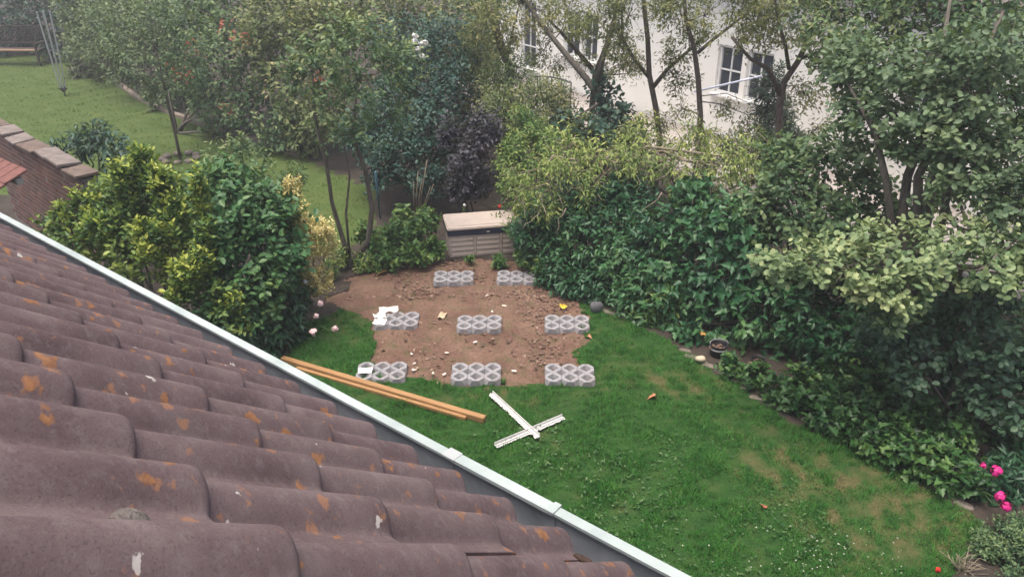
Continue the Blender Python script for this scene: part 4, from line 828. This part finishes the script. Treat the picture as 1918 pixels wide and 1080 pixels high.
plant('backing_hedge', 'very dark evergreen hedge in the deep shade behind the ivy', 'hedge', (5.4, 7.5, 0), [(1560, 620, 8.2, .5), (1650, 700, 7.7, .5), (1750, 760, 7.3, .5), (1850, 820, 6.9, .5), (1500, 590, 8.4, .4), (1600, 560, 8.4, .5), (1700, 600, 8, .6), (1800, 640, 7.8, .7), (1900, 700, 7.2, .6), (1900, 850, 6.4, .4)], SP(.085, .6, 'heart', M_hedge, 1.3, k=7, up=.2, droop=.4, young=.1, sl=.3, inner=.5), seed=32, r0=.03)
iv = [(x, y, float(G(x, y, .16)[1]), r) for x, y, r in [(1415, 700, .17), (1455, 728, .2), (1500, 750, .22), (1545, 778, .22), (1590, 800, .2), (1640, 825, .22), (1690, 850, .22), (1735, 872, .2), (1775, 895, .18), (1500, 712, .24), (1560, 740, .25), (1620, 775, .25), (1680, 808, .25), (1740, 840, .24), (1790, 870, .22), (1370, 680, .16), (1820, 900, .2), (1570, 700, .3), (1640, 735, .3), (1710, 775, .3), (1780, 815, .3)]]
plant('ivy', 'bright ivy spilling over the lawn edge under the round-leaved tree', 'ivy', (3.6, 7.4, 0), iv, SP(.075, .95, 'ivy', M_ivy, 1.5, k=7, up=.35, droop=.35, young=.3, sl=.26, inner=.5, gap=-.7), seed=33, r0=.01, pick=300, cell=11)
plant('weed_clump', 'small feathery weed at the lawn edge left of the pot', 'plant', tuple(G(1290, 660)), [(1290, 640, 8.75, .15), (1275, 625, 8.9, .12)], SP(.06, .4, 'slim', M_lime, 1.5, k=7, up=.6, young=.3, sl=.16), seed=34, r0=.008, twigs=3)
plant('euphorbia', 'upright narrow-leaved plant at the foot of the privet hedge', 'plant', tuple(G(1215, 610)), [(1200, 575, 9.35, .22), (1260, 560, 9.2, .22), (1235, 595, 9.1, .18)], SP(.12, .24, 'slim', M_lime, 1.2, k=9, up=.8, young=.15, sl=.22, droop=.1), seed=35, r0=.008, twigs=3)
# front right corner
pm_ = plant('magenta_peony', 'peony with magenta blooms at the right edge of the lawn', 'plant', (4.55, 5.75, 0), [(1870, 900, 5.9, .26), (1890, 950, 5.7, .22), (1840, 925, 5.9, .16), (1900, 880, 6, .2)], SP(.10, .32, 'slim', M_peony, 1.5, k=8, up=.5, young=.3, sl=.22, inner=.4), seed=36, r0=.01)
for i, (x, y, Y, r) in enumerate([(1867, 882, 5.5, .058), (1873, 930, 5.4, .056), (1884, 948, 5.35, .052), (1842, 872, 5.7, .034)]): bloom(pm_, x, y, Y, r, magf, (4.5, 5.8, .1), 60+i)
plant('box_shrub', 'small-leaved dull green shrub in the bottom right corner', 'shrub', (4.35, 5.05, 0), [(1880, 1020, 5.1, .24), (1850, 1030, 5.05, .18), (1900, 1060, 4.9, .24), (1915, 1000, 5.2, .2)], SP(.034, .5, 'oval', M_mid, 1.5, k=8, up=.5, young=.3, sl=.12), seed=37, r0=.012)
pp = thing('poppy', 'single red poppy at the bottom edge among dry twigs', 'flower', tuple(G(1765, 1075))); bloom(pp, 1757, 1066, float(pp.location[1])+.02, .026, redf, tuple(pp.location), 71)
dt = thing('dry_plant', 'dry straw-coloured twiggy plant at the bottom right', 'plant', tuple(G(1800, 1070)))
for k in range(34):
    a = random.random()*6.28; e = (math.cos(a)*random.uniform(.05, .22), math.sin(a)*random.uniform(.05, .2), random.uniform(.02, .2)); MB().tube(crooked((0, 0, -.01), e, g_, 4, .15), [.004, .004, .003, .002], 4).build('twig', bark_pale, dt, True)

# trees before the white house
M_feather = leafmat('feathery leaf', [(.055, .082, .030), (.105, .140, .046), (.165, .19, .062), (.25, .26, .085), (.33, .29, .12)], .55, .35)
def bare_tree(lb, base, trunks, lobes, seed, mat=M_feather, dens=.95, L=.085):
    plant('thin_tree', lb, 'tree', base, lobes, SP(L, .36, 'slim', mat, dens, k=7, up=.2, droop=.4, young=.4, sl=.42, inner=.02, gap=-.1), bark=bark_dark, trunk=trunks, seed=seed, r0=.022, twigs=15, group='thin trees before the white house')
def tk(Y, pts, r): return ([A(x, y, Y+(dy[0] if dy else 0)) for x, y, *dy in pts], list(np.linspace(r, r*.4, len(pts))))
bare_tree('thin dark tree standing left of the right house window, forking low', (2.75, 14.2, 0), [([(2.75, 14.2, -.1)]+[A(x, y, 14.2) for x, y in [(1236, 260), (1228, 200), (1216, 140), (1213, 70), (1205, 0), (1200, -60)]], [.062, .056, .052, .048, .043, .037, .03]), tk(14.2, [(1222, 165), (1250, 130), (1290, 95), (1330, 60)], .045), tk(14.2, [(1216, 145), (1190, 115), (1165, 70), (1165, 20)], .04)], [(1180, 30, 14.2, .5), (1240, 20, 14.2, .6), (1160, 80, 14.2, .35), (1290, 60, 14.2, .4), (1190, -20, 14.2, .6), (1260, 100, 14.1, .3), (1110, 40, 14.2, .45), (1180, 125, 14.2, .3), (1270, 150, 14.2, .3), (1230, 230, 14, .3)], 80)
bare_tree('thin dark tree whose trunk crosses just left of the right house window', (3.35, 13.6, 0), [([(3.35, 13.6, -.1)]+[A(x, y, 13.6) for x, y in [(1306, 300), (1312, 220), (1308, 150), (1300, 90), (1285, 40), (1280, -30)]], [.058, .053, .05, .046, .04, .033, .025]), tk(13.6, [(1306, 100), (1335, 75), (1380, 40), (1420, 10)], .035), tk(13.6, [(1312, 190), (1350, 195), (1400, 215), (1450, 215)], .012), tk(13.6, [(1312, 180), (1360, 175), (1420, 200)], .010)], [(1320, 30, 13.6, .55), (1390, 30, 13.6, .5), (1270, 10, 13.6, .5), (1430, 40, 13.6, .45), (1360, 200, 13.6, .22), (1370, 0, 13.6, .5), (1400, 235, 13.5, .26), (1275, 200, 13.6, .24), (1320, 250, 13.5, .25)], 81)
bare_tree('forked tree with a dark trunk right of the right house window', (4.55, 13.2, 0), [([(4.55, 13.2, -.1)]+[A(x, y, 13.2) for x, y in [(1458, 280), (1460, 200), (1468, 155), (1495, 115), (1518, 65), (1533, 10), (1540, -40)]], [.07, .066, .062, .056, .05, .042, .034, .026]), tk(13.2, [(1462, 178), (1440, 130), (1405, 110), (1370, 70)], .05), tk(13.2, [(1478, 130), (1470, 80), (1455, 30), (1450, -20)], .035), tk(13.2, [(1500, 110), (1540, 95), (1580, 82)], .03)], [(1480, 30, 13.2, .55), (1540, 40, 13.2, .5), (1420, 50, 13.2, .4), (1560, 90, 13.2, .35), (1450, -10, 13.2, .6), (1510, 60, 13.2, .35), (1390, 78, 13.2, .2), (1440, 80, 13.2, .25), (1505, 175, 13.2, .34), (1560, 165, 13.2, .32), (1535, 240, 13, .28)], 82)
bare_tree('leaning thin tree with branches before the left house windows', (-.15, 15.2, 0), [([(-.15, 15.2, -.1)]+[A(x, y, 15.2) for x, y in [(955, 130), (940, 90), (925, 40), (905, -20)]], [.09, .085, .08, .07, .05]), tk(15.2, [(948, 115), (960, 60), (975, 0)], .03)], [(930, 30, 15.2, .55), (980, 10, 15.2, .5), (900, 60, 15.2, .4), (1010, 20, 15.2, .4), (960, 80, 15.0, .25)], 83)
bare_tree('thin tree with sparse yellowish leaves beside the paired left windows', (1.55, 15.6, 0), [([(1.55, 15.6, -.1)]+[A(x, y, 15.6) for x, y in [(1115, 140), (1135, 90), (1150, 40), (1160, -20)]], [.07, .06, .055, .045, .03]), tk(15.6, [(1118, 140), (1150, 140), (1180, 138)], .02), tk(15.6, [(1110, 130), (1075, 90), (1050, 60), (1020, 30)], .05)], [(1060, 20, 15.6, .55), (1120, 0, 15.6, .6), (1030, 60, 15.6, .35), (1160, 60, 15.6, .3), (1010, 100, 15.4, .3), (1080, 60, 15.6, .3), (1135, 130, 15.6, .3), (1090, 115, 15.5, .3), (1180, 105, 15.6, .28), (1040, 120, 15.5, .3)], 84)
plant('small_conifer', 'small dark conifer before the right house window', 'tree', (4.9, 14.6, 0), [(1440, 175, 14.6, .34, (.9, .9, 1.6)), (1450, 230, 14.6, .45, (1, 1, 1.3)), (1470, 270, 14.2, .45)], SP(.11, .25, 'slim', M_fir, 1.6, k=9, up=.7, young=.2, sl=.26, inner=.4, gap=-.7), bark=bark_dark, seed=38, r0=.05)
far('terrace_shrub', 'olive shrub row below the white wall behind the thin trees', 'shrub', (3.2, 13.2, 0), [(1240, 290, 13, .4), (1180, 270, 13.3, .4), (1320, 300, 12.8, .35), (1400, 310, 12.4, .45), (1450, 320, 12, .4), (1080, 250, 13.5, .4), (1370, 270, 13.2, .3)], M_olive, L=.08, dens=1.1, seed=39, sl=.3, shape='slim', w=.4)

# pots, stones, fallen leaves, scraps
def pot(lb, px, py, r, h, band, seed):
    p = G(px, py); root = thing('plant_pot', lb, 'pot', p); bk = weathered('black plastic pot', (.012, .012, .013), (.03, .03, .032), 9, .5)
    MB().lathe([(0, .0), (r*.8, .0), (r, h), (r*1.02, h), (r*1.02, h+.012), (r*.95, h+.012), (r*.93, h-.02), (r*.85, h-.08), (0, h-.08)], 20).build('body', bk, root, True)
    if band: MB().lathe([(r*.925, h*.62), (r*.945, h*.62), (r*.985, h*.80), (r*.965, h*.80)], 20).build('pale_band', weathered('grey band', (.35, .35, .36), (.46, .46, .47)), root, True); MB().tube([(r*math.cos(a), r*math.sin(a)*.35+.0, h+.02+r*.9*math.sin(a)*.4) for a in np.linspace(0, 3.14, 9)], .004, 5).build('handle', weathered('wire', (.3, .3, .31), (.4, .4, .4)), root)
    g = np.random.default_rng(seed); n = 26; P = np.stack([g.normal(size=n)*r*.4, g.normal(size=n)*r*.4, h-.06+g.random(n)*.03], -1)
    link('dead_leaves', leaf_mesh('dead_leaves', P, nrm(g.normal(size=(n, 3))*[1, 1, .3]), nrm(g.normal(size=(n, 3))*.3+[0, 0, 1]), np.full(n, .055), .3+.6*g.random(n), SP(.05, .7, 'oval', litter_m), litter_m), root, 'stuff')
pot('black pot with a grey band holding dead leaves at the ivy edge', 1344, 664, .115, .15, True, 1)
pot('smaller dark pot half sunk in the ivy', 1418, 688, .085, .12, False, 2)
edge = [(1135, 583), (1152, 588), (1168, 594), (1186, 603), (1262, 640), (1280, 656), (1296, 668), (1312, 676), (1330, 684), (1352, 697)]
er = thing('stone_edging', 'row of low stones edging the lawn along the right hedge', 'edging', tuple(G(1240, 640)))
for k, (x, y) in enumerate(edge+[(1370, 708), (1395, 725), (1420, 745), (1445, 760), (1760, 915), (1785, 930), (1805, 945)]): p = G(x, y); o = link('stone', stone_mesh(.06, 90+k % 6, 'stone', (1.7, .8, .45)), er, None, p-np.array(er.location)-np.array([0, 0, .012])); o.rotation_euler = (0, 0, -.5+random.gauss(0, .2))
o = link('stone', stone_mesh(.09, 120, 'stone', (1, .8, .9), weathered('dark stone', (.07, .07, .075), (.14, .14, .145), 9, .9, .5))); o.location = G(1116, 575, .06); tag(o, 'dark grey stone at the top corner of the lawn by the hedge', 'stone')
o = link('stone', stone_mesh(.055, 121, 'stone', (1.2, .9, .6), weathered('cream stone', (.42, .34, .24), (.56, .47, .35), 9, .9, .4))); o.location = G(1312, 672, .05); tag(o, 'cream-coloured stone on the lawn edge below the weed clump', 'stone')
def one_leaf(lb, px, py, L, col, seed, z=.03):
    g = np.random.default_rng(seed); m = weathered('leaf '+str(seed), col, tuple(min(1, c*1.4) for c in col), 30, .7, .2)
    S = SP(L, .8, 'ivy', m, fold=.5, curl=.4); me = leaf_mesh('fallen_leaf', np.zeros((1, 3)), np.array([[1, .2, .15]]), np.array([[.1, -.3, 1]]), np.array([L]), np.array([.5]), S, m)
    o = link('fallen_leaf', me, None, None, G(px, py, z)); o.rotation_euler = (0, 0, g.random()*6.28); tag(o, lb, 'leaf', 'single bright fallen leaves')
one_leaf('orange-brown fallen leaf in the middle of the lawn', 1228, 741, .11, (.30, .13, .06), 1)
one_leaf('reddish fallen leaf low on the lawn near the dry patch', 1432, 950, .07, (.26, .08, .045), 2, .04)
one_leaf('bright yellow leaf behind the right middle paver', 1052, 576, .13, (.62, .40, .04), 3)
one_leaf('orange leaf by the pot at the weed clump', 1313, 625, .08, (.50, .26, .06), 4, .12)
one_leaf('pale tan leaf below the right middle paver', 1102, 628, .07, (.36, .17, .09), 5)
one_leaf('long yellowed leaf by the fork-trunked tree on the soil edge', 722, 508, .16, (.50, .34, .14), 6)
chip_m = weathered('pale chip', (.55, .48, .40), (.74, .68, .60), 30, .8, .2); g_ = np.random.default_rng(77)
chips = [('white chip beside the front left paver with the paper', 775, 692), ('white chip left of the middle front paver', 832, 700), ('small pale chip above the front left paver', 771, 662), ('pale chip centred between the middle and front rows', 837, 660), ('upper of two pale scraps on the upper soil', 912, 553), ('lower pale scrap on the upper soil', 922, 583), ('cream scrap just right of the centre', 945, 572), ('pale pinkish shard beside the front left paver', 776, 680), ('tiny white chip between front pavers', 811, 698), ('tan chip near the right front paver', 963, 694), ('pale chip right below the centre paver', 890, 640), ('pale chip at the left of the tree soil edge', 788, 499)]
for k, (lb, x, y) in enumerate(chips): o = link('chip', stone_mesh(.015+.010*g_.random(), 140+k, 'chip', (1.5, .8, .25), chip_m)); o.location = G(x, y, .008); o.rotation_euler = (0, 0, k); tag(o, lb, 'chip', 'pale chips scattered on the soil')
# white clover heads, bottom right
g = np.random.default_rng(12); n = 75; V = []; F = []; px = np.concatenate([g.uniform(1480, 1700, 45), g.uniform(1250, 1600, 30)]); py = 1040+g.normal(size=n)*32
for x, y in zip(px, py):
    p = G(x, y, .05); r = .0075*(.6+.7*g.random()); b = len(V)
    V += [p+np.array(q)*r for q in [(1, 0, 0), (0, 1, 0), (-1, 0, 0), (0, -1, 0), (0, 0, 1), (0, 0, -1)]]; F += [(b, b+1, b+4), (b+1, b+2, b+4), (b+2, b+3, b+4), (b+3, b, b+4), (b+1, b, b+5), (b+2, b+1, b+5), (b+3, b+2, b+5), (b, b+3, b+5)]
mb = MB(); mb.add(V, F); mb.build('clover_flowers', weathered('clover head', (.34, .36, .28), (.5, .5, .42)), kind='stuff')
# thin edging along the far bed
ep = [G(x, y, .03) for x, y in [(128, 128), (210, 148), (250, 178), (310, 209), (380, 232), (470, 262), (565, 292)]]
mb = MB()
for a, b in zip(ep[:-1], ep[1:]): mb.bar(a, b, .14, .10)
link('edging', mb.mesh('edging', weathered('edging', (.17, .135, .11), (.27, .22, .18), 6, .9, .4)), None, 'structure')
hm = bpy.data.materials.new('haze'); hm.use_nodes = True; ht = hm.node_tree; ht.nodes.remove(ht.nodes['Principled BSDF'])
pv = ht.nodes.new('ShaderNodeVolumePrincipled'); pv.inputs['Color'].default_value = (.93, .95, .97, 1); pv.inputs['Density'].default_value = .0034; pv.inputs['Anisotropy'].default_value = .2
ht.links.new(pv.outputs[0], ht.nodes['Material Output'].inputs['Volume'])
mb = MB(); mb.box((0, 20, 2.95), (304, 304, 8.1)); mb.build('haze', hm, None, kind='stuff')
print('TRIS', TRIS[0], 'OBJ', len(bpy.data.objects))
